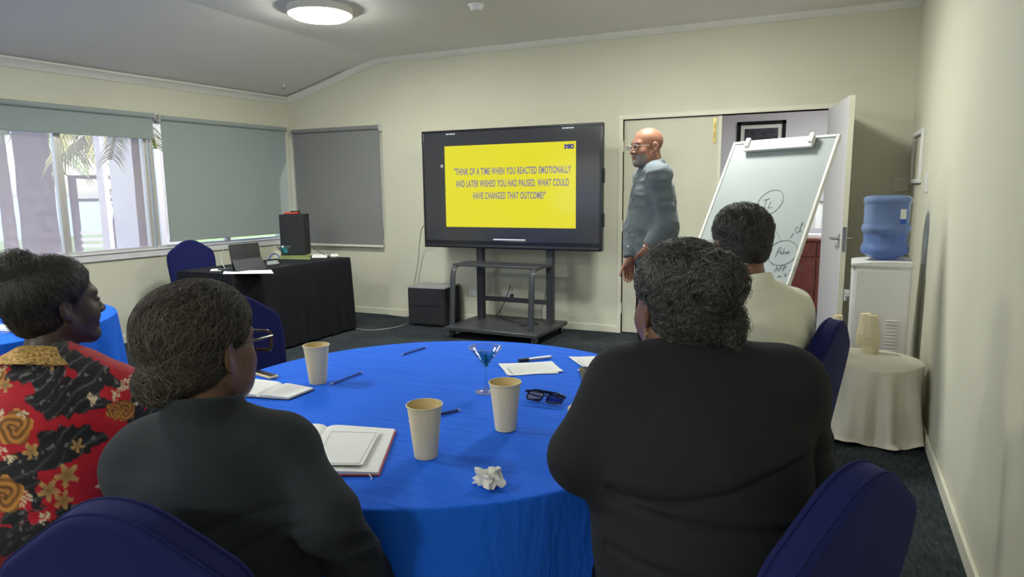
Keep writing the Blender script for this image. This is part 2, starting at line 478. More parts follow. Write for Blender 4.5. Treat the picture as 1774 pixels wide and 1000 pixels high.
# ceiling: flat part and a raked part towards the windows
CRX = -4.35
mb = MB(); mb.box((CRX, YREAR-.2, ZC), (1.2, YB+.1, ZC+.1))
struct(mb.build('ceiling', 'ceiling_paint', smooth=False), 'flat white ceiling')
mb = MB()
def CEZ(x): return ZC - (CRX-x)*0.262
NS = 10
vs = []; fs = []
xl0, xl1 = -5.80, -6.75
for i in range(NS+1):
    t = i/NS
    for (yy, xe) in ((YB+.1, xl0), (YREAR-.2, xl1)):
        x = CRX + (xe-CRX)*t
        zz = ZC - (ZC-2.478)*(t**1.15)
        vs.append((x, yy, zz)); vs.append((x, yy, zz+.1))
for i in range(NS):
    a = i*4; b = a+4
    fs += [(a, a+2, b+2, b), (a+1, b+1, b+3, a+3), (a, b, b+1, a+1), (a+2, a+3, b+3, b+2)]
mb.add(vs, fs)
struct(mb.build('ceiling', 'ceiling_paint'), 'ceiling part sloping down to the window wall')
# cornices
mb = MB()
z = 2.455
prof = [(0.0, 2.43), (0.012, 2.43), (0.020, 2.445), (0.045, 2.478), (0.065, 2.490), (0.068, 2.505), (0.0, 2.51)]
vs = []; fs = []
for s in (0.0, SE):
    for o_, z_ in prof: vs.append(LW(s, z_, o_))
n = len(prof)
for i in range(n): j = (i+1) % n; fs.append((i, j, n+j, n+i))
mb.add(vs, fs)
struct(mb.build('trim_1', 'cornice_paint'), 'cornice along the window wall')
mb = MB(); vs = []; fs = []
path = [(-5.70, 2.485), (-5.2, 2.60), (-4.75, 2.735), (-4.35, 2.832), (0.75, 2.832)]
for x, z in path:
    for dy, dz in ((0, -0.05), (-0.01, -0.05), (-0.045, -0.008), (-0.05, 0.012), (0, 0.02)): vs.append((x, YB+dy, z+dz))
for k in range(len(path)-1):
    for i in range(5): j = (i+1) % 5; fs.append((k*5+i, k*5+j, k*5+5+j, k*5+5+i))
mb.add(vs, fs)
struct(mb.build('trim_2', 'cornice_paint'), 'thin cornice along the back wall')
# baseboards
mb = MB(); mb.box((-5.7, YB-0.014, 0), (DX0-0.04, YB, 0.072)); struct(mb.build('baseboard_back', 'trim_paint', bevel=0.004))
mb = MB(); mb.box((DX1+0.04, YB-0.014, 0), (0.69, YB, 0.072)); struct(mb.build('baseboard_back', 'trim_paint', bevel=0.004))
mb = MB(); lbox(mb, 0, SE, 0, 0.072, 0, 0.014); struct(mb.build('baseboard_left', 'trim_paint', bevel=0.004))
mb = MB()
mb.hexa([(RWX(y0)-.016,y0,0),(RWX(y0),y0,0),(RWX(YB),YB,0),(RWX(YB)-.016,YB,0),(RWX(y0)-.016,y0,.075),(RWX(y0),y0,.075),(RWX(YB),YB,.075),(RWX(YB)-.016,YB,.075)])
struct(mb.build('baseboard_right', 'trim_paint', bevel=0.004))

# ---- windows
def window_unit(name, s0, s1, mull, screens):
    f = MB()
    lbox(f, s0, s1, WZ0, WZ0+.035, -.09, -.02); lbox(f, s0, s1, WZ1-.035, WZ1, -.09, -.02)
    lbox(f, s0, s0+.035, WZ0+.035, WZ1-.035, -.09, -.02); lbox(f, s1-.035, s1, WZ0+.035, WZ1-.035, -.09, -.02)
    w = f.build(name, 'aluminium', bevel=0.003)
    edges = [s0+.035] + mull + [s1-.035]
    for k, m_ in enumerate(mull):
        b = MB(); lbox(b, m_-.032, m_+.006, WZ0+.035, WZ1-.035, -.085, -.03); lbox(b, m_+.006, m_+.036, WZ0+.035, WZ1-.035, -.065, -.015)
        b.build('mullion', 'aluminium', w, bevel=0.003)
    for a, b_ in zip(edges[:-1], edges[1:]):
        g = MB(); g.add([LW(a,WZ0+.03,-.07), LW(b_,WZ0+.03,-.07), LW(b_,WZ1-.03,-.07), LW(a,WZ1-.03,-.07)], [(0,1,2,3)])
        g.build('pane', 'window_glass', w, smooth=False)
        if screens:
            g = MB(); g.add([LW(a,WZ0+.03,-.045), LW(b_,WZ0+.03,-.045), LW(b_,WZ1-.03,-.045), LW(a,WZ1-.03,-.045)], [(0,1,2,3)])
            g.build('insect_screen', 'insect_screen', w, smooth=False)
    return w
w1 = window_unit('window_1', 1.745, 3.75, [2.545], True); struct(w1, 'sliding aluminium window with insect screen')
w2 = window_unit('window_2', 0.07, 1.72, [0.9], False); struct(w2, 'window covered by a lowered grey blind')
# back-wall window
f = MB(); f.box((BWX0, YB+.02, WZ0), (BWX1, YB+.09, WZ0+.035)); f.box((BWX0, YB+.02, WZ1-.035), (BWX1, YB+.09, WZ1))
f.box((BWX0, YB+.02, WZ0), (BWX0+.035, YB+.09, WZ1)); f.box((BWX1-.035, YB+.02, WZ0), (BWX1, YB+.09, WZ1))
w3 = f.build('window_3', 'aluminium'); struct(w3, 'window behind the blind on the back wall')
g = MB(); g.add([(BWX0+.03,YB+.05,WZ0+.03),(BWX1-.03,YB+.05,WZ0+.03),(BWX1-.03,YB+.05,WZ1-.03),(BWX0+.03,YB+.05,WZ1-.03)], [(0,1,2,3)])
g.build('pane', 'window_glass', w3, smooth=False)
# sills / window trim boards
mb = MB(); lbox(mb, 0.02, 3.85, 0.80, 0.862, 0.0, 0.022); lbox(mb, 0.02, 3.85, 0.862, 0.876, -0.03, 0.035)
struct(mb.build('trim_3', 'white_frame', bevel=0.003), 'pale window sill board')
mb = MB(); mb.box((-5.69, YB-.022, 0.80), (-4.40, YB, 0.862)); mb.box((-5.69, YB-.035, 0.862), (-4.40, YB+.03, 0.874))
struct(mb.build('trim_4', 'white_frame', bevel=0.003), 'window sill board on the back wall')

# ---- roller blinds
def blind(s0, s1, ztop, zbot, label, mname='blind_fabric', back=False):
    P = (lambda s, z, o: LW(s, z, o)) if not back else (lambda s, z, o: (s, YB-o, z))
    root = empty('roller_blind', P((s0+s1)/2, ztop, 0.05))
    L = root.location.copy()
    def B(mb, a, b, z0, z1, o0, o1):
        q = [P(a,z0,o0),P(b,z0,o0),P(b,z0,o1),P(a,z0,o1),P(a,z1,o0),P(b,z1,o0),P(b,z1,o1),P(a,z1,o1)]
        mb.hexa([tuple(Vector(v)-L) for v in q]); return mb
    B(MB(), s0+.012, s1-.012, zbot, ztop+.0, .046, .049).build('blind_cloth', mname, root, smooth=False)
    r = MB(); r.cyl(Vector(P(s0,ztop+.018,.05))-L, Vector(P(s1,ztop+.018,.05))-L, .026, n=20)
    r.build('roller', mname, root)
    B(MB(), s0+.010, s1-.010, zbot-.022, zbot+.004, .040, .055).build('bottom_bar', 'board_frame' if back else mname, root, bevel=.004)
    for e in (s0-.004, s1):
        B(MB(), e, e+.004, ztop-.02, ztop+.05, .0, .075).build('bracket', 'white_frame', root, bevel=.001)
    ch = MB(); c = s1+.006 if not back else s1+.006
    zb = 1.0
    ch.tube([Vector(P(c, z_, .062))-L for z_ in np.linspace(ztop, zb, 8)], .0018, 6); ch.tube([Vector(P(c, z_, .042))-L for z_ in np.linspace(ztop, zb, 8)], .0018, 6)
    ch.build('bead_chain', 'white_plastic', root)
    tag(root, label, 'blind', 'grey roller blinds')
    return root
blind(1.70, 3.70, 2.125, 1.945, 'grey roller blind wound almost fully up, over the clear window')
blind(0.075, 1.645, 2.115, 0.95, 'grey roller blind pulled down on the window wall, behind the desk')
blind(-5.60, -4.37, 2.085, 0.80+.0, 'darker grey roller blind on the back wall, behind the tall speaker', 'blind_dark', True)

# ---- double door
mb = MB()
mb.box((DX0-.042, YB-.014, 0), (DX0, YB+T, DZ)); mb.box((DX1, YB-.014, 0), (DX1+.042, YB+T, DZ)); mb.box((DX0-.042, YB-.014, DZ), (DX1+.042, YB+T, DZ+.042))
struct(mb.build('trim_5', 'trim_paint', bevel=.003), 'frame of the double doorway')
d1 = MB().box((DX0+.004, YB+.02, .008), (-0.79, YB+.06, DZ-.004)).build('door_1', 'door_paint', bevel=.003)
struct(d1, 'closed cream leaf of the double door')
MB().box((-0.79, YB+.012, .008), (-0.762, YB+.024, DZ-.004)).build('astragal', 'trim_paint', d1, bevel=.002)
b = MB(); b.box((-0.835, YB+.012, 1.80), (-0.812, YB+.02, 2.02)); b.cyl((-0.823, YB+.008, 1.84), (-0.823, YB+.008, 1.98), .005); b.box((-0.83, YB+.002, 1.895), (-0.816, YB+.012, 1.925))
b.build('flush_bolt', 'brass', d1)
hng = MB()
for zz in (0.25, 1.05, 1.8): hng.cyl((DX0+.002, YB-.004, zz-.05), (DX0+.002, YB-.004, zz+.05), .006)
hng.build('hinge', 'trim_paint', d1)
# open leaf
hx, hy = 0.125, YB-0.012
ang = atan2(5.423-hy, 0.245-hx)
d2e = MB(); Lf = 0.857
d2e.T = Matrix.Translation((hx, hy, 0)) @ Matrix.Rotation(ang, 4, 'Z')
d2e.box((0.0, -0.036, .008), (Lf, 0.0, DZ-.004))
d2e.mi = 1
d2e.box((Lf, -0.0355, .010), (Lf+.0015, -0.0005, DZ-.006))
d2 = d2e.build('door_2', ['door_face_white', 'trim_paint'], smooth=False); struct(d2, 'white leaf of the double door standing open into the room')
for sd in (1, -1):
    h = MB(); h.T = d2e.T
    yb = -0.036 if sd < 0 else 0.0
    h.box((Lf-.085, min(yb, yb+sd*.006), .965), (Lf-.045, max(yb, yb+sd*.006), 1.055))
    h.cyl((Lf-.065, yb, 1.02), (Lf-.065, yb+sd*.048, 1.02), .010)
    h.tube([(Lf-.065, yb+sd*.046, 1.02), (Lf-.10, yb+sd*.047, 1.02), (Lf-.185, yb+sd*.044, 1.018)], .0085, 10)
    h.build('door_handle', 'satin_steel', d2)
h = MB(); h.T = d2e.T; h.box((Lf+.001, -.030, .93), (Lf+.003, -.006, 1.11)); h.cyl((Lf+.002,-.018,1.02),(Lf+.014,-.018,1.02),.008); h.build('latch_plate', 'satin_steel', d2)

# ---- adjoining room
mb = MB(); mb.box((-2.6, 10.2, 0), (2.6, 10.3, 3.0)); struct(mb.build('wall_far', 'lilac_wall', smooth=False), 'pale wall of the adjoining room')
mb = MB(); mb.box((-2.7, YB+T, 0), (-2.6, 10.3, 3.0)); struct(mb.build('wall_far_left', 'lilac_wall', smooth=False))
mb = MB(); mb.box((2.6, YB+T, 0), (2.7, 10.3, 3.0)); struct(mb.build('wall_far_right', 'lilac_wall', smooth=False))
mb = MB(); mb.box((-2.7, YB+T, 2.7), (2.7, 10.3, 2.8)); struct(mb.build('ceiling', 'ceiling_paint', smooth=False), 'ceiling of the adjoining room')
# side reveal beside the doorway
mb = MB(); mb.box((-1.10, YB+.75, 0), (-1.0, YB+.85, 2.25)); struct(mb.build('trim_6', 'door_face_white', bevel=.003), 'white door jamb inside the adjoining room')

# ---- ceiling lamps
def ceiling_lamp(x, y, label):
    root = empty('ceiling_light', (x, y, ZC))
    MB().lathe([(0.0,-.085),(0.14,-.083),(0.205,-.072),(0.228,-.050),(0.228,-.045),(0.0,-.045)], 48).build('diffuser', 'lamp_diffuser', root)
    MB().lathe([(0.225,-.050),(0.245,-.050),(0.252,-.040),(0.252,0.0),(0.225,0.0)], 48, caps=False).build('rim', 'cornice_paint', root)
    MB().lathe([(0.0,-.044),(0.226,-.044),(0.226,-.001),(0.0,-.001)], 48).build('lamp_base', 'white_plastic', root)
    return tag(root, label, 'ceiling light', 'round flush ceiling lights')
ceiling_lamp(-3.605, 4.395, 'lit round flush ceiling light above the screen side of the room')
ceiling_lamp(-3.605, 1.2, 'lit round ceiling light over the table by the windows')
ceiling_lamp(-0.95, 4.395, 'lit round ceiling light above the whiteboard side of the room')
ceiling_lamp(-3.605, -1.7, 'lit round ceiling light behind the camera, on the window side')
ceiling_lamp(-0.95, -2.5, 'unseen round ceiling light at the rear wall, added to light the cups')  # fill lamp added behind the camera for the underlit near side of the cups
# room beyond: its own lamp
r = empty('ceiling_light', (0.2, 8.4, 2.7))
MB().lathe([(0.0,-.06),(0.16,-.06),(0.22,-.045),(0.22,-.0),(0.0,0.0)], 40).build('diffuser', 'lamp_diffuser', r)
MB().lathe([(0.221,-.046),(0.24,-.046),(0.24,0.0),(0.221,0.0)], 40, caps=False).build('rim', 'white_plastic', r)
tag(r, 'round ceiling light in the adjoining room beyond the door', 'ceiling light')
# smoke detector, sprinkler
p = at_z(825, 8, ZC)
r = empty('smoke_detector', (p[0], p[1], ZC))
MB().lathe([(0.0,-.045),(0.035,-.045),(0.05,-.03),(0.055,-.012),(0.0,-.012)], 32).build('sensor_head', 'white_plastic', r)
MB().lathe([(0.0,-.012),(0.062,-.012),(0.065,-.001),(0.0,-.001)], 32).build('mounting_ring', 'cornice_paint', r)
tag(r, 'small white smoke detector on the flat ceiling', 'smoke detector')
p = np.array([-5.33, 5.83, 2.60])
r = empty('sprinkler', (p[0], p[1], p[2]-.015))
m = MB(); m.lathe([(0,0),(.03,0),(.033,-.006),(.012,-.01),(.010,-.035),(.0,-.035)], 20); m.build('escutcheon', 'white_plastic', r)
m = MB(); m.lathe([(0,-.034),(.006,-.036),(.006,-.052),(.022,-.053),(.022,-.056),(0,-.056)], 16); m.build('spray_head', 'grey_plastic', r)
tag(r, 'tiny ceiling fitting on the sloping ceiling near the corner', 'sprinkler')

# ---- wall plates
def outlet(x, z, label, two=True, plug=False, y=None, mname='white_plastic'):
    o = empty('wall_socket', (x, YB-.001, z))
    MB().prism(rounded_poly([(-.058,-.036),(.058,-.036),(.058,.036),(-.058,.036)], .006), 0, .009, .002)
    m = MB(); m.T = Matrix.Rotation(radians(90), 4, 'X'); m.prism(rounded_poly([(-.058,-.036),(.058,-.036),(.058,.036),(-.058,.036)], .006), 0, .009, .002)
    m.build('plate', mname, o)
    for sx in (-.028, .028):
        m = MB()
        for a, dx, dz in ((.5,-.007,.006), (-.5,.007,.006), (0,0,-.010)):
            m.T = Matrix.Translation((sx+dx, -.0095, dz)) @ Matrix.Rotation(a, 4, 'Y'); m.box((-.001,-.0008,-.004),(.001,.0008,.004))
        m.build('socket_slot', 'black_plastic', o, smooth=False)
        m = MB(); m.box((sx-.006,-.012,.018),(sx+.006,-.009,.027)); m.build('rocker', mname, o)
    if plug:
        m = MB(); m.cyl((.028,-.009,-.002),(.028,-.045,-.002),.018,.014); m.build('plug', 'black_plastic', o)
    return tag(o, label, 'power socket')
p = at_y(821, 507, YB); outlet(p[0], p[2], 'white wall socket left of the screen stand upright')
p = at_y(884, 511, YB); outlet(p[0], p[2], 'white wall socket with a black plug behind the screen stand', plug=True)
p = at_y(1562, 319, YB)
o = empty('light_switch', (p[0], YB-.001, p[2]))
m = MB(); m.box((-.055,-.01,-.06),(.055,0,.06)); m.build('plate', 'trim_paint', o, bevel=.004)
for q in (-.02, .02):
    m = MB(); m.box((q-.007,-.016,-.014),(q+.007,-.009,.014)); m.build('rocker', 'white_plastic', o, bevel=.001)
tag(o, 'cream switch plate on the back wall above the water cooler', 'light switch')
# small framed hatch and switch on the right wall
yy0, yy1 = 5.35, 5.95
m = MB()
for (a, b_, z0, z1) in ((yy0,yy1,1.76,1.79),(yy0,yy0+.03,1.45,1.76),(yy1-.03,yy1,1.45,1.76),(yy0,yy1,1.42,1.45)):
    m.hexa([(RWX(a)-.02,a,z0),(RWX(a),a,z0),(RWX(b_),b_,z0),(RWX(b_)-.02,b_,z0),(RWX(a)-.02,a,z1),(RWX(a),a,z1),(RWX(b_),b_,z1),(RWX(b_)-.02,b_,z1)])
o = m.build('wall_frame', 'white_plastic', bevel=.003)
tag(o, 'small white frame fixed to the side wall near the back corner', 'frame')
m = MB(); m.box((RWX(5.0)-.012, 4.96, 1.36), (RWX(5.0)+.001, 5.03, 1.48)); o = m.build('switch_plate', 'white_plastic', bevel=.002)
m = MB(); m.box((RWX(5.0)-.017, 4.985, 1.41), (RWX(5.0)-.011, 5.005, 1.43)); m.build('rocker', 'white_frame', o)
tag(o, 'white switch plate on the side wall beside the small frame', 'light switch')

# ================================================================== outside the window
mat('sea', (0.03, 0.10, 0.34), 0.25, var=0.1, nscale=0.3)
mat('lawn', (0.12, 0.17, 0.06), 0.9, var=0.35, nscale=2)
mat('palm_bark', (0.11, 0.085, 0.08), 0.9, var=0.4, nscale=8, bump=.5, bscale=20)
mat('leaf_green', (0.14, 0.22, 0.05), 0.6, var=0.4, nscale=6)
mat('leaf_yellow', (0.42, 0.40, 0.12), 0.6, var=0.3, nscale=6)
mat('render_white', (0.62, 0.58, 0.60), 0.8, var=0.03)
mat('roof_dark', (0.07, 0.06, 0.06), 0.8)
mb = MB(); mb.box((-40, -30, -1.2), (-6.9, 40, -1.0)); struct(mb.build('ground', 'lawn', smooth=False), 'lawn outside the windows')
mb = MB(); mb.box((-1200, -900, -6.0), (-40, 900, -3.0)); o = mb.build('sea', 'sea', smooth=False); struct(o, 'blue sea beyond the garden')
def palm(x, y, h, r, label, mleaf, n=12, fl=2.2, lean=(0,0), seed=1):
    rr = random.Random(seed)
    t = MB(); pts = []; rad = []
    for k in range(14):
        q = k/13; pts.append((lean[0]*q*q, lean[1]*q*q, -1.05+(h+1.05)*q)); rad.append(r*(1.15-.3*q)*(1+.04*(k % 2)))
    t.tube(pts, rad, 14)
    o = t.build('palm_tree', 'palm_bark', loc=(x, y, 0))
    for i in range(n):
        a = 2*pi*i/n+rr.uniform(-.2,.2); el = rr.uniform(-.1,.9); L = fl*rr.uniform(.8,1.1)
        f = MB(); spine = []
        for k in range(9):
            q = k/8; hz = L*q*cos(el)*.95; zz = h + L*q*sin(el) - 1.3*L*q*q*.55
            spine.append(Vector((lean[0]+hz*cos(a), lean[1]+hz*sin(a), zz)))
        f.tube(spine, .02, 5)
        side = Vector((-sin(a), cos(a), 0))
        for k in range(1, 33):
            q = k/33*8; i0 = int(q); p = spine[i0].lerp(spine[min(8,i0+1)], q-i0); d = (spine[min(8,i0+1)]-spine[max(0,i0-1)]).normalized()
            for sg in (1,-1):
                tip = p + (side*sg*.45 + d*.25 + Vector((0,0,-.30-rr.uniform(0,.12))))*min(1, fl*.45)
                w = d*.022*min(1,fl*.5)
                f.add([p-w, p+w, (p+tip)/2+w*1.3+Vector((0,0,.03)), tip, (p+tip)/2-w*1.3+Vector((0,0,.03))], [(0,1,2,4),(4,2,3)])
        f.build('frond', mleaf, o, smooth=False)
    return tag(o, label, 'palm tree')
pt = at_depth(62, 330, 9.5); palm(pt[0], pt[1], 3.6, 0.22, 'thick palm trunk outside the left window sash', 'leaf_green', 12, 2.3, seed=3)
pt = at_depth(182, 300, 12.0); palm(pt[0], pt[1], 2.7, 0.10, 'slim leaning palm seen through the right sash', 'leaf_yellow', 12, 1.8, lean=(.5,.3), seed=5)
pt = at_depth(5, 300, 19); palm(pt[0], pt[1], 3.4, 0.16, 'distant palm by the shore at the far left of the window', 'leaf_green', 10, 2.4, seed=8)
pt = at_depth(238, 260, 7.0); palm(pt[0], pt[1], 2.35, 0.06, 'small yellowing palm in front of the rendered wall outside', 'leaf_yellow', 11, .8, seed=12)
# white rendered wall / column outside
a = at_depth(190, 300, 8.6); b = at_depth(262, 300, 8.2)
mb = MB(); d = (b-a); d[2] = 0; d /= np.linalg.norm(d); nrm = np.array([-d[1], d[0], 0])
def vb(mb, p, q, z0, z1, th):
    P0 = np.array([p[0],p[1],0]); Q0 = np.array([q[0],q[1],0]); dd = (Q0-P0)/np.linalg.norm(Q0-P0); nn = np.array([-dd[1],dd[0],0])*th
    mb.hexa([(*(P0)[:2],z0),(*(Q0)[:2],z0),(*(Q0+nn)[:2],z0),(*(P0+nn)[:2],z0),(*(P0)[:2],z1),(*(Q0)[:2],z1),(*(Q0+nn)[:2],z1),(*(P0+nn)[:2],z1)])
vb(mb, a, b+d*.1, -1.1, 3.2, .3)
o = mb.build('garden_wall', 'render_white', smooth=False); tag(o, 'pinkish white rendered wall outside the right window sash', 'wall')
c0 = at_depth(166, 300, 8.9); c1 = at_depth(178, 300, 8.9)
mb = MB(); vb(mb, c0, c1, -1.1, 3.2, .12); o = mb.build('white_post', 'render_white', bevel=.01); tag(o, 'white post standing outside left of the rendered wall', 'post')
# hut roof with slats
c0 = at_depth(118, 250, 20.0); c1 = at_depth(170, 250, 20.0)
mb = MB()
vb(mb, c0, c1, 1.9, 2.0, 1.5); vb(mb, c0, c1, 1.2, 1.3, 1.5)
o = mb.build('garden_shelter', 'roof_dark', bevel=.01); tag(o, 'dark slatted garden shelter by the sea', 'shelter')
for q in (c0, c1):
    MB().box((q[0]-.08, q[1]-.08, -1.05), (q[0]+.08, q[1]+.08, 2.0)).build('post', 'roof_dark', o)
for k in range(5):
    m = MB(); vb(m, c0, c1, -0.6+k*.2, -0.5+k*.2, .05); m.build('slat', 'render_white', o)
# bushes
def bush(x, y, z, r, label, mleaf, seed):
    rr = random.Random(seed); m = MB()
    for k in range(900):
        u = rr.uniform(0,2*pi); v = rr.uniform(-.2,1); q = r*(.55+.45*rr.random()); s = sqrt(max(0,1-v*v))
        p = Vector((q*s*cos(u), q*s*sin(u), q*v+.1)); d = Vector((rr.uniform(-1,1), rr.uniform(-1,1), rr.uniform(-.6,1))).normalized(); e = d.orthogonal().normalized()*.03; L = rr.uniform(.10,.2)
        m.add([p, p+d*L*.5+e, p+d*L, p+d*L*.5-e], [(0,1,2,3)])
    o = m.build('garden_bush', mleaf, loc=(x,y,z), smooth=False)
    st = MB(); [st.tube([(0,0,-.15),(.2*cos(a_)*r,.2*sin(a_)*r,.4*r),(.5*cos(a_)*r,.5*sin(a_)*r,.8*r)], .02, 5) for a_ in (0,1.2,2.5,3.8,5)]; st.build('branch', 'palm_bark', o)
    return tag(o, label, 'bush')
for i, (px, py, dep, r, lb, ml) in enumerate(((30,400,9,1.5,'leafy yellow green bush at the far left outside','leaf_yellow'),(120,430,11,.9,'low green bush outside under the window bar','leaf_green'),(160,400,13,1.0,'green bush behind the slim palm outside','leaf_green'),(284,330,12.0,.9,'bright bush outside showing between the two blinds','leaf_yellow'),(290,260,14.0,1.2,'tall bush outside, higher up between the two blinds','leaf_green'))):
    q = at_depth(px, py, dep); bush(q[0], q[1], -.95 if i < 3 else q[2]-.3, r, lb, ml, i+3)
# ================================================================== furniture
def round_table(cx, cy, r, zt, label, rz=0.0, nleg=4):
    t = empty('round_table', (cx, cy, 0), rz)
    MB().lathe([(0,zt-.022),(r-.006,zt-.022),(r,zt-.015),(r,zt-.003),(r-.004,zt),(0,zt)], 64).build('tabletop', 'plywood', t)
    for k in range(nleg):
        a = pi/4+k*2*pi/nleg
        m = MB(); m.tube([(.62*r*cos(a),.62*r*sin(a),zt-.02),(.66*r*cos(a),.66*r*sin(a),.35),(.72*r*cos(a),.72*r*sin(a),0.0)], .014, 10); m.build('leg', 'satin_steel', t)
    return tag(t, label, 'table')
def cloth(name, cx, cy, r, zt, zb, mname, label, nf=15, amp=.035, flare=.05, seed=0, cat='tablecloth', pool=0.0):
    rr = np.random.default_rng(seed); N = 360
    th = np.linspace(0, 2*pi, N, endpoint=False)
    ph = rr.uniform(0, 2*pi, 4)
    w = np.sin(nf*th+ph[0]+1.2*np.sin(3*th+ph[1])+.7*np.sin(5*th+ph[3]))
    w = np.sign(w)*np.abs(w)**.8; w2 = np.sin((2*nf+3)*th+ph[2])
    rows = []
    # top rings: gentle wrinkles
    for q in np.linspace(0.02, .985, 36):
        rad = r*q; x = rad*np.cos(th); y = rad*np.sin(th)
        z = zt + .0007*np.sin(22*x+9*y+2*np.sin(7*y)) * (np.sin(3*x+1)*.5+.5) + .0006*np.sin(31*y-12*x+2*np.sin(5*x))
        rows.append((x, y, z))
    for k in range(1, 6):
        a = pi/2*k/5; rad = r-.006+.006*sin(a); rows.append((rad*np.cos(th), rad*np.sin(th), np.full(N, zt-.006*(1-cos(a)))))
    K = 34
    for k in range(1, K+1):
        q = k/K; z = zt-.006-(zt-.006-zb)*q
        g = q**.75
        rad = r + flare*q + amp*g*w + amp*.22*g*w2
        if pool: rad = rad + pool*max(0, (q-.9)/.1)**2*(1+.8*np.sin(5*th+1))
        zz = np.full(N, z)
        if pool: zz = zz+0.012*max(0,(q-.93)/.07)*(1+w)
        if pool:
            wx = RWX(cy+rad*np.sin(th))-.022-cx
            xx = np.minimum(rad*np.cos(th), wx)
        else: xx = rad*np.cos(th)
        rows.append((xx, rad*np.sin(th), zz))
    vs = np.concatenate([np.stack(r_, 1) for r_ in rows]); fs = []
    for k in range(len(rows)-1):
        for i in range(N):
            j = (i+1) % N; fs.append((k*N+i, k*N+j, (k+1)*N+j, (k+1)*N+i))
    fs.append(tuple(range(N-1,-1,-1)))
    m = MB(); m.add(vs, fs); o = m.build(name, mname, loc=(cx, cy, 0), angle=2.5)
    return tag(o, label, cat)
TC = (-1.067, 1.788); TR = 0.78; TZ = 0.75
round_table(*TC, .765, TZ-.004, 'round banquet table under the blue cloth with the cups')
cloth('tablecloth', *TC, TR, TZ+.0, .012, 'blue_cloth', 'bright blue cloth over the round table with the cups', nf=13, amp=.030, flare=.03, seed=2)
TC2 = (-4.02, 1.83)
round_table(*TC2, .765, TZ-.004, 'round banquet table at the left under a blue cloth', rz=.4)
cloth('tablecloth', *TC2, TR, TZ, .012, 'blue_cloth', 'bright blue cloth over the round table by the windows', nf=14, amp=.028, flare=.03, seed=5)
WT = (0.345, 4.225); WTZ = 0.42
round_table(*WT, .262, WTZ-.004, 'small low round table under the white cloth', nleg=4)
cloth('tablecloth', *WT, .275, WTZ, .006, 'white_cloth', 'cream white cloth draped over the low round table by the wall', nf=9, amp=.034, flare=.04, seed=11, pool=.03)

# ---- covered banquet chair
def chair_proto():
    root = empty('banquet_chair')
    out = rounded_poly([(-.205,.43),(.205,.43),(.222,.78),(.212,.860),(.050,.972),(-.050,.972),(-.212,.860),(-.222,.78)],
                       [.02,.02,.03,.055,.05,.05,.055,.03], 7)
    m = MB()
    # outline lies in x,z : prism z-> y
    tilt = radians(9)
    Tm = Matrix.Translation((0,-.20,.43)) @ Matrix.Rotation(tilt, 4, 'X') @ Matrix.Translation((0,0,-.43)) @ Matrix(((1,0,0,0),(0,0,-1,0),(0,1,0,0),(0,0,0,1)))
    m.T = Tm; m.prism(out, 0.0, .062, .014)
    m.build('backrest', 'navy_cover', root, angle=1.2)
    for zz in (.012, .050):
        O = np.array(out); c = O.mean(0)
        sm = MB(); sm.T = Tm
        t = np.roll(O,-1,0)-np.roll(O,1,0); t /= np.linalg.norm(t,axis=1)[:,None]; nn = np.c_[t[:,1],-t[:,0]]
        P = O+nn*.0006
        sm.tube([(p[0],p[1],zz) for p in P], .0018, 6, closed=True); sm.build('seam', 'navy_cover', root)
    s = MB(); s.prism(rounded_poly([(-.215,-.22),(.215,-.22),(.225,.22),(-.225,.22)], [.03,.03,.06,.06]), .41, .475, .02)
    s.build('seat', 'navy_cover', root, angle=1.2)
    for sx in (-1,1):
        for yb, yt in ((-.235,-.20),(.215,.20)):
            l = MB(); l.tube([(sx*.195,yt,.425),(sx*.20,(yt+yb)/2,.2),(sx*.205,yb,.0)], [.030,.024,.020], 10); l.build('leg', 'navy_cover', root)
    # stretched cover skirts between the legs
    for (a, b) in (((-.2,.21),(.2,.21)),((.2,.21),(.2,-.21)),((.2,-.21),(-.2,-.21)),((-.2,-.21),(-.2,.21))):
        k = MB(); A = np.array(a); B = np.array(b); nrm = np.array([B[1]-A[1], A[0]-B[0]]); nrm = nrm/np.linalg.norm(nrm)*-.0
        vs = []; NN = 12
        for side in (0, .004):
            for i in range(NN+1):
                t = i/NN; p = A+(B-A)*t; ar = 4*t*(1-t); q = p*(1-.04*ar)*(1-side*4)
                vs.append((q[0],q[1],.43)); vs.append((q[0],q[1],.06+.25*ar**.5))
        fs = []
        h = (NN+1)*2
        for i in range(NN):
            fs.append((2*i,2*i+2,2*i+3,2*i+1)); fs.append((h+2*i,h+2*i+1,h+2*i+3,h+2*i+2)); fs.append((2*i+1,2*i+3,h+2*i+3,h+2*i+1)); fs.append((2*i,h+2*i,h+2*i+2,2*i+2))
        k.add(vs, fs); k.build('cover_skirt', 'navy_cover', root)
    return root
chair0 = chair_proto(); _used = [False]
def chair(x, y, a, label, sc=1.0):
    """a = degrees the chair faces, counter-clockwise from +Y"""
    o = chair0 if not _used[0] else copy_tree(chair0)
    _used[0] = True
    o.location = (x, y, 0); o.rotation_euler = (0, 0, radians(a)); o.scale = (1,1,sc)
    return tag(o, label, 'chair', 'navy covered banquet chairs')

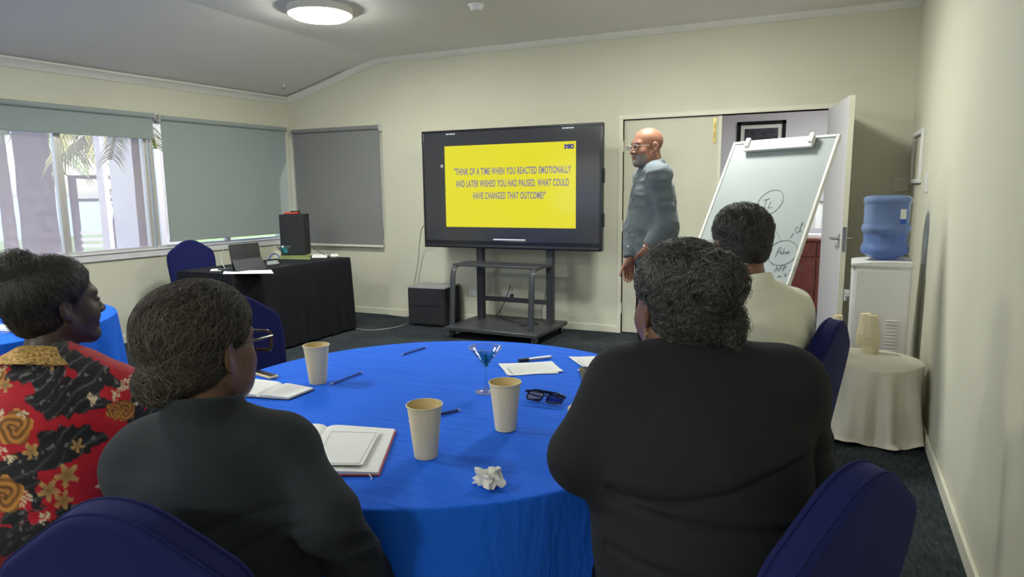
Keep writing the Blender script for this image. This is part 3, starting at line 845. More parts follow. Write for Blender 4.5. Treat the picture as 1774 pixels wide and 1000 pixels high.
# ---- black clothed desk
A = at_z(310, 474, .74); Bq = at_z(401, 477, .74); Cq = at_z(607, 447, .74)
u = (Cq-Bq); u[2] = 0; Ld = np.linalg.norm(u); u /= Ld; v = np.array([-u[1], u[0], 0])
if v[0] > 0: v = -v
Wd = 0.66
DESK0 = Bq.copy(); DESK0[2] = 0
def dk(a, b, z): p = DESK0 + u*a + v*b; return (p[0], p[1], z)
t = empty('desk', dk(Ld/2, Wd/2, 0)); L0 = np.array(t.location)
m = MB(); m.hexa([tuple(np.array(dk(a,b,z))-L0) for z in (.71,.735) for a,b in ((.01,.01),(Ld-.01,.01),(Ld-.01,Wd-.01),(.01,Wd-.01))]); m.build('tabletop', 'plywood', t)
for a in (.08, Ld-.08):
    for b in (.08, Wd-.08):
        m = MB(); q = np.array(dk(a,b,0))-L0; m.cyl(q, q+[0,0,.71], .016); m.build('leg', 'satin_steel', t)
tag(t, 'rectangular desk hidden under the black cloth', 'desk')
def rect_cloth():
    N = 0; pts = []; seg = []
    loop = [(0,0),(Ld,0),(Ld,Wd),(0,Wd)]
    for i in range(4):
        a = np.array(loop[i]); b = np.array(loop[(i+1)%4]); n = int(np.linalg.norm(b-a)/.012)
        nr = np.array([b[1]-a[1], a[0]-b[0]])/np.linalg.norm(b-a)
        for k in range(n): pts.append((a+(b-a)*k/n, nr, np.linalg.norm(b-a)*k/n, i, min(k, n-k)/n*np.linalg.norm(b-a)))
    n = len(pts); vs = []; fs = []
    R = 26
    for r in range(R+1):
        q = r/R; z = .742-.722*q
        for (p, nr, s, i, e) in pts:
            w = .5+.5*sin(s*34+i*2+1.3*sin(s*9)) ; cf = max(0, 1-e/.16)
            off = q**.9*(.012+.022*w*(1-cf) + .05*cf**2*(sin(s*50)*.3+.7))
            if r == 0: off = -.006
            if r == 1: off = .0
            P = p+nr*off; vs.append(tuple(np.array(dk(P[0],P[1],z+(.004 if r == 0 else 0)))-L0))
    for r in range(R):
        for i in range(n): j = (i+1)%n; fs.append((r*n+i, r*n+j, (r+1)*n+j, (r+1)*n+i))
    fs.append(tuple(range(n-1,-1,-1)))
    m = MB(); m.add(vs, fs); o = m.build('tablecloth', 'black_cloth', loc=tuple(L0), angle=1.2)
    return tag(o, 'black cloth hanging to the floor over the desk by the windows', 'tablecloth')
rect_cloth()
DZT = .746
def on_desk(px, py): return at_z(px, py, DZT)

# ---- display on a wheeled stand
TY = 5.84
tl = at_y(730, 228, TY); br = at_y(1043, 436, TY); tr_ = at_y(1043, 212, TY); bl = at_y(737, 428, TY)
x0, x1 = (tl[0]+bl[0])/2, (tr_[0]+br[0])/2; z1 = (tl[2]+tr_[2])/2; z0 = (bl[2]+br[2])/2
disp = empty('display_screen', ((x0+x1)/2, TY, z0)); W = x1-x0; Hh = z1-z0
m = MB(); m.box((-W/2, .006, 0), (W/2, .07, Hh)); m.box((-W/2+.15, .07, .12), (W/2-.15, .10, Hh-.15)); m.build('casing', 'black_plastic', disp, bevel=.006)
m = MB(); bz = .022
m.box((-W/2,-.006,Hh-bz),(W/2,.006,Hh)); m.box((-W/2,-.006,.075),(-W/2+bz,.006,Hh-bz)); m.box((W/2-bz,-.006,.075),(W/2,.006,Hh-bz)); m.box((-W/2,-.006,.0),(W/2,.006,.075)); m.build('bezel', 'black_gloss', disp, bevel=.003)
m = MB(); m.box((-W/2+.02,-.014,.012),(W/2-.02,-.006,.034)); m.build('pen_tray', 'black_plastic', disp, bevel=.003)
m = MB(); m.box((-W/2+bz, -.001, .075), (W/2-bz, .006, Hh-bz)); m.build('screen_panel', 'screen_grey', disp, smooth=False)
for zz in (.62, .22):
    m = MB(); m.box((W/2, .02, zz), (W/2+.014, .05, zz+.13)); m.build('side_handle', 'black_plastic', disp, bevel=.004)
def dp(px, py):
    q = at_y(px, py, TY-.003); return (q[0]-disp.location.x, q[2]-z0)
sl = [dp(769,254), dp(997,244), dp(998,396), dp(774,393)]
sx0 = (sl[0][0]+sl[3][0])/2; sx1 = (sl[1][0]+sl[2][0])/2; sz0 = (sl[2][1]+sl[3][1])/2; sz1 = (sl[0][1]+sl[1][1])/2
m = MB(); m.box((sx0,-.0025,sz0),(sx1,-.0012,sz1)); slide = m.build('slide', 'slide_yellow', disp, smooth=False)
RX = Matrix.Rotation(radians(90), 4, 'X')
def put_text(s, px, py, wtarget, h, mname, name, parent=slide, bold=.0025, align='CENTER'):
    o = text_mesh(s, 1.0, mname, name, parent, bold=0)
    me = o.data; co = np.array([v.co[:] for v in me.vertices]); mn = co.min(0); mx = co.max(0)
    bpy.data.objects.remove(o)
    w = mx[0]-mn[0]; hh = mx[1]-mn[1]
    sy = h/.73; sx = wtarget/w
    o = text_mesh(s, 1.0, mname, name, parent, bold=bold/sy)
    o.data.transform(Matrix.Translation((-(mn[0]+mx[0])/2, -.36, 0))); o.data.transform(Matrix.Diagonal((sx, sy, 1, 1))); 
    o.data.transform(RX)
    q = dp(px, py); o.location = (q[0], -.0030, q[1])
    return o
pxm = W/(1043-733)
lines = [('"THINK OF A TIME WHEN YOU REACTED EMOTIONALLY', 884, 295.5, 984-783), ('AND LATER WISHED YOU HAD PAUSED. WHAT COULD', 884, 317, 981-786), ('HAVE CHANGED THAT OUTCOME?"', 881, 338.5, 944-818)]
for s_, px, py, wpx in lines:
    put_text(s_, px, py, wpx*pxm*1.0, .066, 'slide_text_ink', 'slide_text', bold=.0022)
put_text('MC', 986, 253.5, 13*pxm, .034, 'logo_ink', 'slide_logo', bold=.006)
for cx_, cy_, ws in ((781, 232.5, (.020,.012,.030,.018)), (984, 221.5, (.014,.014,.022,.014,.020))):
    q_ = dp(cx_, cy_); xx = q_[0]-.055
    for w_ in ws:
        m = MB(); m.box((xx,-.003,q_[1]-.006),(xx+w_,-.0015,q_[1]+.006)); m.build('status_icon', 'screen_white', disp, smooth=False); xx += w_+.006
c = dp(882, 415.5); m = MB(); m.box((c[0]-.17,-.003,c[1]-.006),(c[0]+.17,-.001,c[1]+.006)); m.build('home_bar', 'screen_white', disp, smooth=False)
c = dp(766, 288); m = MB(); m.lathe([(0,-.001),(.016,-.001),(.016,.001),(0,.001)], 24, ax=(0,1,0), c=(c[0]-.004,-.002,c[1])); m.build('side_button', 'grey_plastic', disp)
tag(disp, 'large flat display showing a yellow slide with a quotation', 'screen')
# stand
sb = [at_z(780,568,.1), at_z(930,588,.1), at_z(973,558,.1), at_z(830,545,.1)]
cx, cy = -2.655, 5.77
st = empty('screen_stand', (cx, cy, 0), radians(-3))
m = MB(); m.box((-.49,-.35,.075),(.49,.37,.115)); m.build('base_plate', 'black_metal', st, bevel=.008)
for sx in (-1,1):
    for yy in (-.29,.31):
        c = MB(); xx = sx*.44
        c.cyl((xx,yy,.062),(xx,yy,.076),.016); c.box((xx-.022,yy-.028,.030),(xx-.016,yy+.018,.064)); c.box((xx+.016,yy-.028,.030),(xx+.022,yy+.018,.064))
        cc = c.build('caster', 'satin_steel', st); w = MB(); w.cyl((xx-.015,yy-.008,.027),(xx+.015,yy-.008,.027),.027,n=20); w.build('wheel', 'dark_rubber', cc)
ux = [at_y(830, 500, 5.93)[0]-cx, at_y(953, 500, 5.93)[0]-cx]
for a in ux:
    m = MB(); m.box((a-.035,.14,.11),(a+.035,.20,1.75)); m.build('upright', 'black_metal', st, bevel=.004)
m = MB(); m.box((ux[0],.15,.30),(ux[1],.19,.345)); m.build('crossbar', 'black_metal', st, bevel=.003)
for zz in (1.0,1.5):
    m = MB(); m.box((ux[0]-.15,.12,zz),(ux[1]+.15,.15,zz+.06)); m.build('mount_rail', 'black_metal', st, bevel=.003)
zs = 0.70
m = MB(); m.prism(rounded_poly([(ux[0]-.13,-.16),(ux[1]+.03,-.16),(ux[1]+.03,.14),(ux[0]-.13,.14)], .02), zs-.022, zs, .004); m.build('shelf', 'black_metal', st)
for a in (ux[0]-.10, ux[1]-.02):
    m = MB(); P = [(a,-.05,zs-.02),(a,-.14,zs-.02),(a,-.19,zs-.06),(a,-.205,zs-.13),(a,-.24,.11)]
    Q = []
    for i in range(len(P)-1):
        for k in range(4): Q.append(Vector(P[i]).lerp(Vector(P[i+1]), k/4))
    Q.append(Vector(P[-1])); m.tube(Q, .016, 8, flat=1.9); m.build('side_leg', 'black_metal', st)
    m = MB(); m.cyl((a,-.02,zs-.011),(a+(.001),.14,zs-.011),.010); m.build('arm', 'black_metal', st)
tag(st, 'black wheeled stand carrying the large display', 'stand')
# speaker box on the floor
p0 = at_z(718, 560, 0); 
sp = empty('subwoofer', (-3.62, 6.02, 0), radians(4))
m = MB(); m.box((-.215,-.17,.012),(.215,.19,.40)); m.build('cabinet', 'speaker_cloth', sp, bevel=.006)
m = MB(); m.box((-.218,-.172,.40),(.218,.192,.412)); m.build('top_panel', 'grey_top', sp, bevel=.003)
m = MB(); m.box((-.20,-.176,.03),(.20,-.171,.215)); m.box((-.20,-.176,.222),(.20,-.171,.39)); m.build('grille', 'speaker_cloth', sp)
for a in (-.18,.18):
    for b in (-.14,.16): m = MB(); m.cyl((a,b,0),(a,b,.013),.015); m.build('foot', 'dark_rubber', sp)
tag(sp, 'black speaker box on the carpet left of the screen stand', 'speaker')
# cables
def cable(pts, r, mname, label, n=8, name='cable', cat='cable'):
    P = [Vector(p) for p in pts]; Q = []
    for i in range(len(P)-1):
        a = P[max(i-1,0)]; b = P[i]; c = P[i+1]; d = P[min(i+2,len(P)-1)]
        for k in range(n):
            t = k/n; Q.append(.5*((2*b)+(c-a)*t+(2*a-5*b+4*c-d)*t*t+(3*b-a-3*c+d)*t**3))
    Q.append(P[-1]); m = MB(); m.tube(Q, r, 6); o = m.build(name, mname); return tag(o, label, cat)
q = lambda px,py,yy=6.1: tuple(at_y(px,py,yy))
f = lambda px,py,z=.006: tuple(at_z(px,py,z))
cable([q(738,388,5.93), q(731,396,6.05), q(727,420,6.15), q(724,455,6.2), q(716,500,6.2), q(710,530,6.2), (at_z(706,556,.004)[0], 6.12, .006), f(690,566), f(640,572), f(600,566)], .0045, 'cable_grey', 'grey cable hanging from the left of the display to the carpet')
cable([f(600,548), f(612,541), f(640,538), f(660,543), f(705,549)], .005, 'cable_white', 'white cable lying along the baseboard by the black desk')
cable([(-.0+at_y(884,511,YB)[0]+.028, YB-.05, .43), q(876,518,6.2), q(868,536,6.15), q(860,548,6.1), (-2.75,5.95,.121), (-2.6,5.85,.121), (-2.45,5.9,.121), (-2.35,5.82,.121), (-2.5,5.75,.121), (-2.38,5.70,.121)], .0045, 'cable_black', 'black power cable from the plug down to the stand base')
cable([q(950,432,6.0), q(948,470,6.05), q(946,505,6.05), q(938,540,6.0), (-2.30,5.88,.121), (-2.2,5.8,.121)], .0035, 'cable_black', 'thin black cable hanging down beside the right upright')

# ---- water cooler
wc = empty('water_cooler', (0.425, 4.83, 0), radians(-3))
m = MB(); m.prism(rounded_poly([(-.165,-.165),(.165,-.165),(.165,.165),(-.165,.165)], [.03,.012,.012,.03]), .02, .92, .004)
m.build('cabinet', 'cooler_plastic', wc)
m = MB(); vs = []
prof = []
for k in range(9):
    a = k/8; prof.append((-.17+.34*a, .918+.035*sin(pi*min(1,a*1.0)*.5+.45)-.01))
m2 = []
for yv in (-.17,.17):
    for (x_, z_) in prof: vs.append((x_, yv, z_))
    
n9 = len(prof); base = [(-.17,-.17,.905),(.17,-.17,.905),(-.17,.17,.905),(.17,.17,.905)]
vs += base; b0 = 2*n9
fs = [(i, i+1, n9+i+1, n9+i) for i in range(n9-1)]
fs += [tuple([b0]+[b0+1]+[i for i in range(n9-1,-1,-1)]), tuple([b0+3]+[b0+2]+[n9+i for i in range(n9)]), (b0, b0+2, b0+3, b0+1), (b0, 0, n9, b0+2), (b0+1, b0+3, 2*n9-1, n9-1)]
m.add(vs, fs); m.build('top_cover', 'cooler_plastic', wc, bevel=.004)
m = MB(); m.box((-.135,-.1672,.05),(.152,-.1652,.88)); m.build('side_panel', 'cooler_plastic', wc, bevel=.001)
for cxv in (-.045, .075):
    for k in range(11):
        v_ = MB(); zz = .36+k*.021; v_.T = Matrix.Translation((cxv,-.1675,zz)) @ Matrix.Rotation(radians(25),4,'X'); v_.box((-.032,-.003,-.0035),(.032,.003,.0035)); v_.build('vent_slat', 'white_frame', wc)
m = MB(); m.box((-.169,-.12,.60),(-.160,.12,.86)); m.build('front_panel', 'grey_plastic', wc, bevel=.003)
for yv in (-.05,.05):
    m = MB(); m.cyl((-.165,yv,.70),(-.195,yv,.70),.013); m.cyl((-.190,yv,.70),(-.190,yv,.665),.009); m.box((-.20,yv-.012,.71),(-.17,yv+.012,.722)); m.build('tap', 'white_plastic', wc)
m = MB(); m.box((-.215,-.09,.30),(-.165,.09,.315)); m.build('drip_tray', 'grey_plastic', wc, bevel=.003)
for a in (-.13,.13):
    for b in (-.13,.13): m = MB(); m.cyl((a,b,0),(a,b,.022),.014); m.build('foot', 'dark_rubber', wc)
tag(wc, 'white water cooler standing in the back right corner', 'water cooler')
bt = empty('water_bottle', (0.435, 4.80, 0.945))
prof = [(.0,-.03),(.03,-.03),(.03,-.002),(.075,.006),(.105,.022),(.130,.035),(.136,.05),(.136,.075),(.128,.088),(.124,.10),(.124,.155),(.130,.17),(.137,.178),(.139,.192),(.137,.206),(.129,.216),(.127,.225),(.127,.345),(.131,.352),(.136,.362),(.137,.375),(.131,.388),(.112,.397),(.06,.400),(0,.400)]
m = MB(); m.lathe(prof, 56); m.build('bottle_shell', 'bottle_blue', bt, angle=1.4)
m = MB(); m.lathe([(0,-.025),(.026,-.025),(.026,.0),(.072,.01),(.10,.026),(.122,.042),(.122,.075),(.118,.10),(.118,.165),(0,.165)], 40); m.build('water', 'bottle_blue', bt)
m = MB(); 
for k in range(7):
    a0 = -1.05+k*.09
    pass
R_ = .1285
A0 = radians(-60); vs = []; fs = []
for k in range(7):
    a_ = A0+k*.06
    for zz in (.255,.315): vs.append((R_*cos(a_), R_*sin(a_), zz))
for k in range(6): fs.append((2*k,2*k+2,2*k+3,2*k+1))
m.add(vs, fs); m.build('sticker', 'white_plastic', bt)
m = MB(); vs = []; fs = []
for k in range(7):
    a_ = A0+k*.06
    for zz in (.225,.254): vs.append((R_*cos(a_), R_*sin(a_), zz))
for k in range(6): fs.append((2*k,2*k+2,2*k+3,2*k+1))
m.add(vs, fs); m.build('sticker', 'blue_strap', bt)
tag(bt, 'blue ribbed water bottle upside down on the cooler', 'water bottle')

# ---- paper cups
def cup_proto(h=.135, r1=.0425, r0=.0285):
    m = MB(); m.mi = 0
    m.lathe([(0,.004),(r0-.001,.004),(r0-.001,0),(r0,0),(r1,h-.004)], 40, caps=False)
    m.lathe([(r1+.0014+.0016*cos(a_), h-.003+.0022*sin(a_)) for a_ in np.linspace(-2.4,2.6,8)], 40, caps=False)
    m.mi = 1
    m.lathe([(r1-.0002,h-.003),(r0-.0006,.006),(0,.006)], 40, caps=False)
    o = m.build('paper_cup', ['cup_paper','cup_inside'], angle=1.0)
    return o
cup0 = cup_proto(); cu = [False]
def cup(x, y, z, label, flip=False, h=None, group='beige paper cups on the blue table', sc=1.0, s=(1,1,1)):
    o = cup0 if not cu[0] else cup0.copy()
    if cu[0]: COL.objects.link(o)
    cu[0] = True
    o.location = (x, y, z); o.rotation_euler = (pi if flip else 0, 0, random.uniform(0,6)); o.scale = tuple(sc*k for k in s)
    return tag(o, label, 'cup', group)
TZT = TZ+.0016
for px, py, lb in ((551,667,'beige paper cup at the far left of the blue table, by a pencil'), (738,794,'beige paper cup in the middle of the blue table, nearest the camera'), (876,747,'beige paper cup standing beside the cocktail glass')):
    q_ = at_z(px, py-4, TZT); cup(q_[0], q_[1]+.0, TZT, lb)
# stacked, upside-down cups on the white table
z_ = WTZ+.001
def stack(px, py, n, nm):
    q_ = at_z(px, py, z_)
    for k in range(n):
        pos = 'bottom' if k == 0 else 'topmost' if k == n-1 else None
        lb = (f'{pos} upside down paper cup of the {nm} stack on the white cloth' if pos else f'upside down paper cup inside the {nm} stack on the white cloth')
        cup(q_[0], q_[1], z_+.132+.0094*k, lb, True, group=f'cups of the {nm} stack', s=(1.02,1.02,.98))
stack(1507, 611, 11, 'front')
stack(1496, 600, 9, 'rear')
stack(1449, 585, 3, 'left')

# ---- flip chart whiteboard on an easel
TL = at_depth(1272, 247, 4.2); TRp = at_depth(1457, 232, 3.66); BR = at_depth(1391, 500, 3.44)
ex = TRp-TL; Wb = np.linalg.norm(ex); ex /= Wb
ez = TRp-BR; ez -= ex*(ez@ex); Hb = np.linalg.norm(ez); ez /= Hb; en = np.cross(ex, ez)   # en points towards the back of the board? 
if en @ (TL-np.array([0,0,EYE])) > 0: en = -en                                            # front normal, to the camera side
Hb = 0.97
org = TL - ez*Hb
TMb = Matrix(((ex[0],-en[0],ez[0],org[0]),(ex[1],-en[1],ez[1],org[1]),(ex[2],-en[2],ez[2],org[2]),(0,0,0,1)))
fb = empty('whiteboard_easel', (float(org[0]+ex[0]*Wb/2), float(org[1]+ex[1]*Wb/2), 0.0)); Lf_ = Matrix.Translation(-Vector(fb.location))
def fm(): m = MB(); m.T = Lf_ @ TMb; return m
fm().box((.008,0,.008),(Wb-.008,.012,Hb-.008)).build('board', 'board_surface', fb, smooth=False)
fr_ = fm()
for lo, hi in (((0,-.006,0),(.018,.018,Hb)),((Wb-.018,-.006,0),(Wb,.018,Hb)),((.018,-.006,0),(Wb-.018,.018,.018)),((.018,-.006,Hb-.018),(Wb-.018,.018,Hb))): fr_.box(lo,hi)
fr_.build('frame', 'board_frame', fb, bevel=.004)
cl = fm(); cl.box((.11,-.028,Hb-.085),(Wb-.13,-.004,Hb-.012)); clp = cl.build('clip_bar', 'white_plastic', fb, bevel=.006)
fm().box((.11,-.034,Hb-.088),(Wb-.13,-.026,Hb-.074)).build('clip_lip', 'board_frame', clp, bevel=.002)
for a in (.11, Wb-.16):
    fm().box((a,-.040,Hb-.06),(a+.03,-.026,Hb-.0)).build('clip_knob', 'white_plastic', clp, bevel=.004)
fm().box((.03,-.07,-.012),(Wb-.03,.0,.0)).build('pen_tray', 'board_frame', fb, bevel=.003)
# legs
topc = Vector(org)+Vector(ez)*(Hb*.75)
for a, nm in ((.06,1),(Wb-.06,1)):
    p_ = Vector(org)+Vector(ex)*a+Vector(ez)*(Hb*.9)-Vector(en)*.025; d_ = -Vector(ez); tt = (p_.z-.0)/-d_.z; e_ = p_+d_*tt
    m = MB(); m.tube([p_-Vector(fb.location), e_-Vector(fb.location)], .011, 10); m.build('leg', 'grey_plastic', fb)
    m = MB(); m.cyl(e_-Vector(fb.location), e_-Vector(fb.location)+Vector((0,0,.04)), .016); m.build('foot', 'dark_rubber', fb)
p_ = Vector(org)+Vector(ex)*(Wb/2)+Vector(ez)*(Hb*.8)-Vector(en)*.03; bk = -Vector(en); bk.z = 0; bk.normalize(); e_ = p_+bk*.42; e_.z = 0
m = MB(); m.tube([p_-Vector(fb.location), e_-Vector(fb.location)], .011, 10); m.build('leg', 'grey_plastic', fb)
kq = Vector(org)+Vector(ex)*(Wb-.03)+Vector(ez)*.02
m = MB(); m.cyl(kq-Vector(en)*.04-Vector(fb.location), kq+Vector(ex)*.05-Vector(en)*.04-Vector(fb.location), .018); m.build('tightening_knob', 'black_plastic', fb)
tag(fb, 'tilted whiteboard on an easel with hand drawn circles', 'whiteboard')
# handwriting (measured on the board plane)
def bp(px, py): return Vector(at_plane(px, py, TL + np.array(en)*.0012, np.array(en)))-Vector(fb.location)
def ell(cx_, cy_, rx, ry, rot, n=40, a0=0, a1=2*pi):
    return [(cx_+rx*cos(a)*cos(rot)-ry*sin(a)*sin(rot), cy_+rx*cos(a)*sin(rot)+ry*sin(a)*cos(rot)) for a in np.linspace(a0,a1,n)]
strokes = {
 'drawn_circle': [ell(1334,351,27,17,-.72), ell(1356,438,27,20,-.45)],
 'drawn_line': [[(1325,371),(1335,385),(1345,402),(1353,417)], [(1369,413),(1372,408),(1375,404)], [(1333,452),(1340,461)]],
 'handwriting': [
   # I L
   [(1322,347),(1334,344)], [(1328,346),(1324,361)], [(1336,349),(1330,361),(1338,359)], [(1318,361),(1326,360)],
   # G & P
   [(1384,394),(1380,393),(1377,399),(1380,404),(1384,401),(1382,398)], [(1385,402),(1386,398),(1388,399)], [(1387,398),(1389,402)], [(1389,385),(1386,398)], [(1389,385),(1392,387),(1388,391)], [(1382,406),(1383,406)],
   # Police
   [(1349,430),(1343,446)], [(1349,430),(1353,428),(1353,433),(1347,438)], [(1353,436),(1351,440),(1354,441),(1355,437),(1353,436)], [(1359,429),(1356,441)], [(1359,436),(1358,440)], [(1363,436),(1361,440),(1364,439)], [(1366,435),(1364,439),(1368,437),(1366,435)],
   # AFP
   [(1341,472),(1346,461),(1347,470)], [(1343,467),(1348,466)], [(1349,471),(1352,461),(1357,459)], [(1350,466),(1355,464)], [(1355,471),(1359,460)], [(1358,461),(1362,461),(1358,466)],
   # + $40m
   [(1346,481),(1350,477),(1350,481),(1353,478),(1354,481)], [(1358,478),(1363,475)], [(1360,473),(1361,480)], [(1372,467),(1367,468),(1370,472),(1366,475)], [(1371,465),(1367,478)], [(1376,463),(1373,470),(1379,468)], [(1379,462),(1376,473)], [(1383,460),(1380,466),(1384,467),(1386,461),(1383,460)], [(1386,467),(1388,460),(1389,465),(1391,459),(1392,463)]]}
for nm, ss in strokes.items():
    for k, s_ in enumerate(ss if nm != 'handwriting' else [None]):
        m = MB()
        for t_ in (ss if s_ is None else [s_]): m.tube([bp(*p) for p in t_], .0011, 5)
        o = m.build(nm, 'marker_ink', fb)

# ---- adjoining room things
pf = at_y(1319, 240, 10.2)
fr_ = empty('picture_frame', (pf[0], 10.198, pf[2]-.10))
a0_, a1_ = at_y(1277, 240, 10.2)[0]-pf[0], at_y(1361, 240, 10.2)[0]-pf[0]; top = at_y(1319, 210, 10.2)[2]-(pf[2]-.10)
m = MB()
for lo, hi in (((a0_,-.03,-.6),(a0_+.05,0,top)),((a1_-.05,-.03,-.6),(a1_,0,top)),((a0_,-.03,top-.05),(a1_,0,top)),((a0_,-.03,-.6),(a1_,0,-.55))): m.box(lo,hi)
m.build('frame', 'black_gloss', fr_, bevel=.003)
MB().box((a0_+.05,-.012,-.55),(a1_-.05,-.006,top-.05)).build('mount', 'paper', fr_, smooth=False)
MB().box((a0_+.10,-.016,-.50),(a1_-.10,-.013,top-.10)).build('picture', 'picture_dark', fr_, smooth=False)
tag(fr_, 'black framed picture on the wall of the next room', 'picture')
sc_ = at_depth(1418, 470, 7.6)
sd = empty('sideboard', (sc_[0], sc_[1], 0), radians(-8))
m = MB(); m.box((-.55,-.22,.04),(.55,.22,.80)); m.build('carcass', 'timber_red', sd, bevel=.005)
m = MB(); m.box((-.58,-.25,.80),(.58,.25,.835)); m.build('top', 'timber_red', sd, bevel=.006)
for k in range(4):
    xx = -.54+k*.272
    m = MB(); m.box((xx,-.238,.08),(xx+.255,-.22,.60)); d_ = m.build('cabinet_door', 'timber_red', sd, bevel=.004)
    m = MB(); m.box((xx+.04,-.244,.13),(xx+.215,-.238,.55)); m.build('raised_panel', 'timber_red', d_, bevel=.004)
    m = MB(); m.box((xx,-.238,.63),(xx+.255,-.22,.78)); d_ = m.build('drawer', 'timber_red', sd, bevel=.004)
    m = MB(); m.cyl((xx+.127,-.238,.70),(xx+.127,-.262,.70),.012); m.build('knob', 'brass', d_)
tag(sd, 'dark red timber sideboard in the next room', 'sideboard')
for k, (dz, lb) in enumerate(((0,'flat white paper stack on the timber sideboard'),)):
    m = MB(); m.box((-.15,-.1,.836),(.15,.1,.87)); o = m.build('paper_stack', 'paper', loc=(sc_[0],sc_[1],0), bevel=.002); tag(o, lb, 'paper')
m = MB(); sh = []
for i in range(17):
    a_ = i/16; sh.append((-.2+.4*a_, .0+.018*sin(a_*20)))
vs = [(x_, y_, z_2) for z_2 in (.90,1.22) for x_, y_ in sh] + [(x_, y_+.012, z_2) for z_2 in (.90,1.22) for x_, y_ in sh]
fs = []
for i in range(16): fs += [(i,i+1,17+i+1,17+i),(34+i,34+17+i,34+18+i,34+i+1),(17+i,18+i,51+i+1,51+i),(i,34+i,35+i,i+1)]
m.add(vs, fs); cq_ = at_depth(1427, 405, 8.1)
hk = m.build('hanging_towel', 'paper', loc=(cq_[0], cq_[1], 0)); MB().tube([(-.24,.006,1.225),(.24,.006,1.225),(.24,.006,0)], .008, 8).build('rail', 'black_metal', hk)
MB().tube([(-.24,.006,1.225),(-.24,.006,0)], .008, 8).build('rail', 'black_metal', hk)
tag(hk, 'white towel hanging on a dark rail in the next room', 'towel')

# ================================================================== things on the blue table
def tz(px, py, z=TZT): return at_z(px, py, z)
def martini(x, y, z, label, group, sc=1.0, sweets=True):
    g = MB()
    prof = [(0,.0),(.036,.0),(.0365,.0015),(.03,.0035),(.012,.006),(.005,.012),(.0038,.03),(.0036,.070),(.005,.084),(.0075,.090),(.0555,.152)]
    inner = [(.0542,.152),(.006,.0915),(0,.0905)]
    g.lathe(prof+inner, 48, caps=False)
    o = g.build('cocktail_glass', 'clear_glass', loc=(x,y,z), angle=.9); o.scale = (sc,)*3
    r_ = MB(); r_.lathe([(.0549+.0008*cos(a_), .152+.0008*sin(a_)) for a_ in np.linspace(0,2*pi,7)], 48, caps=False); r_.build('glass_rim', 'chrome', o)
    r_ = MB(); r_.lathe([(.0364+.0006*cos(a_), .001+.0006*sin(a_)) for a_ in np.linspace(0,2*pi,7)], 40, caps=False); r_.build('glass_foot_edge', 'chrome', o)
    return tag(o, label, 'glass', group)
def sweet(x, y, z, rot, label, group, s=1.0):
    m = MB(); m.tube([(-.010,0,0),(-.006,0,0),(0,0,0),(.006,0,0),(.010,0,0)], [.003,.0075,.0085,.0075,.003], 10)
    o = m.build('wrapped_sweet', 'teal_foil', loc=(x,y,z)); o.rotation_euler = rot; o.scale = (s,)*3
    for sg in (-1,1):
        m = MB(); vs = [(sg*.009,0,0)]; 
        for k in range(9): a_ = 2*pi*k/8; vs.append((sg*(.017+.002*(k%2)), .009*cos(a_), .009*sin(a_)))
        m.add(vs, [(0,k,k+1) for k in range(1,9)]); m.build('wrapper_twist', 'teal_foil', o, smooth=False)
    return tag(o, label, 'sweet', group)
g_ = tz(842, 679)
martini(g_[0], g_[1], TZT, 'clear cocktail glass of sweets on the blue table', 'cocktail glasses', .98)
for k, (dx, dy, dz, r_) in enumerate(((-.006,0,.103,(.4,1.0,.3)),(.010,.004,.109,(1.2,-.7,1.0)),(.0,-.006,.116,(0,.5,2.2)),(.018,0,.122,(.3,-.9,.1)),(-.013,.004,.119,(.8,1.1,1.6)))):
    sweet(g_[0]+dx, g_[1]+dy, TZT+dz*.98, r_, ['teal wrapped sweet at the bottom of the table glass','teal wrapped sweet lying right in the table glass','teal wrapped sweet on top in the table glass','teal wrapped sweet leaning up the right glass side','teal wrapped sweet leaning up the left glass side'][k], 'teal sweets in the table glass')
def stick(px0, py0, px1, py1, r, mname, label, name='pencil', cat='pencil', tip='silver_pen', capfrac=0, capmat=None, z=TZT):
    a = Vector(at_z(px0, py0, z+r)); b = Vector(at_z(px1, py1, z+r)); d = b-a; L = d.length
    o = empty(name, a); o.rotation_euler = (0,0,atan2(d.y,d.x)); q_ = Vector((0,0,0))
    m = MB(); m.tube([(L*.08,0,0),(L,0,0)], r, 8); m.build('barrel', mname, o)
    m = MB(); m.tube([(0,0,-r*.5),(L*.05,0,0),(L*.085,0,0)], [r*.25,r*.75,r], 8); m.build('tip', tip, o)
    if capfrac: m = MB(); m.tube([(L*(1-capfrac),0,0),(L+.002,0,0)], r*1.25, 10); m.build('cap', capmat, o)
    else: m = MB(); m.tube([(L,0,0),(L+.006,0,0)], r*.95, 8); m.build('end_cap', tip, o)
    return tag(o, label, cat)
stick(572,666,625,646,.0036,'ink_blue','blue pencil beside the far left cup')
stick(695,615,736,602,.0036,'ink_blue','blue pencil lying near the far edge of the table')
stick(707,730,793,711,.0040,'navy_pen','dark blue pen lying behind the middle paper cup','pen','pen')
stick(958,618,899,625,.0058,'silver_pen','silver marker with a black cap beside the printed sheet','marker','marker',capfrac=.28,capmat='black_plastic')
stick(960,763,1000,757,.0042,'ink_blue','blue pen with silver tip poking out by the elbow','pen','pen')
stick(1000,641,1045,640,.0040,'ink_blue','blue pen resting above the dark phone','pen','pen')
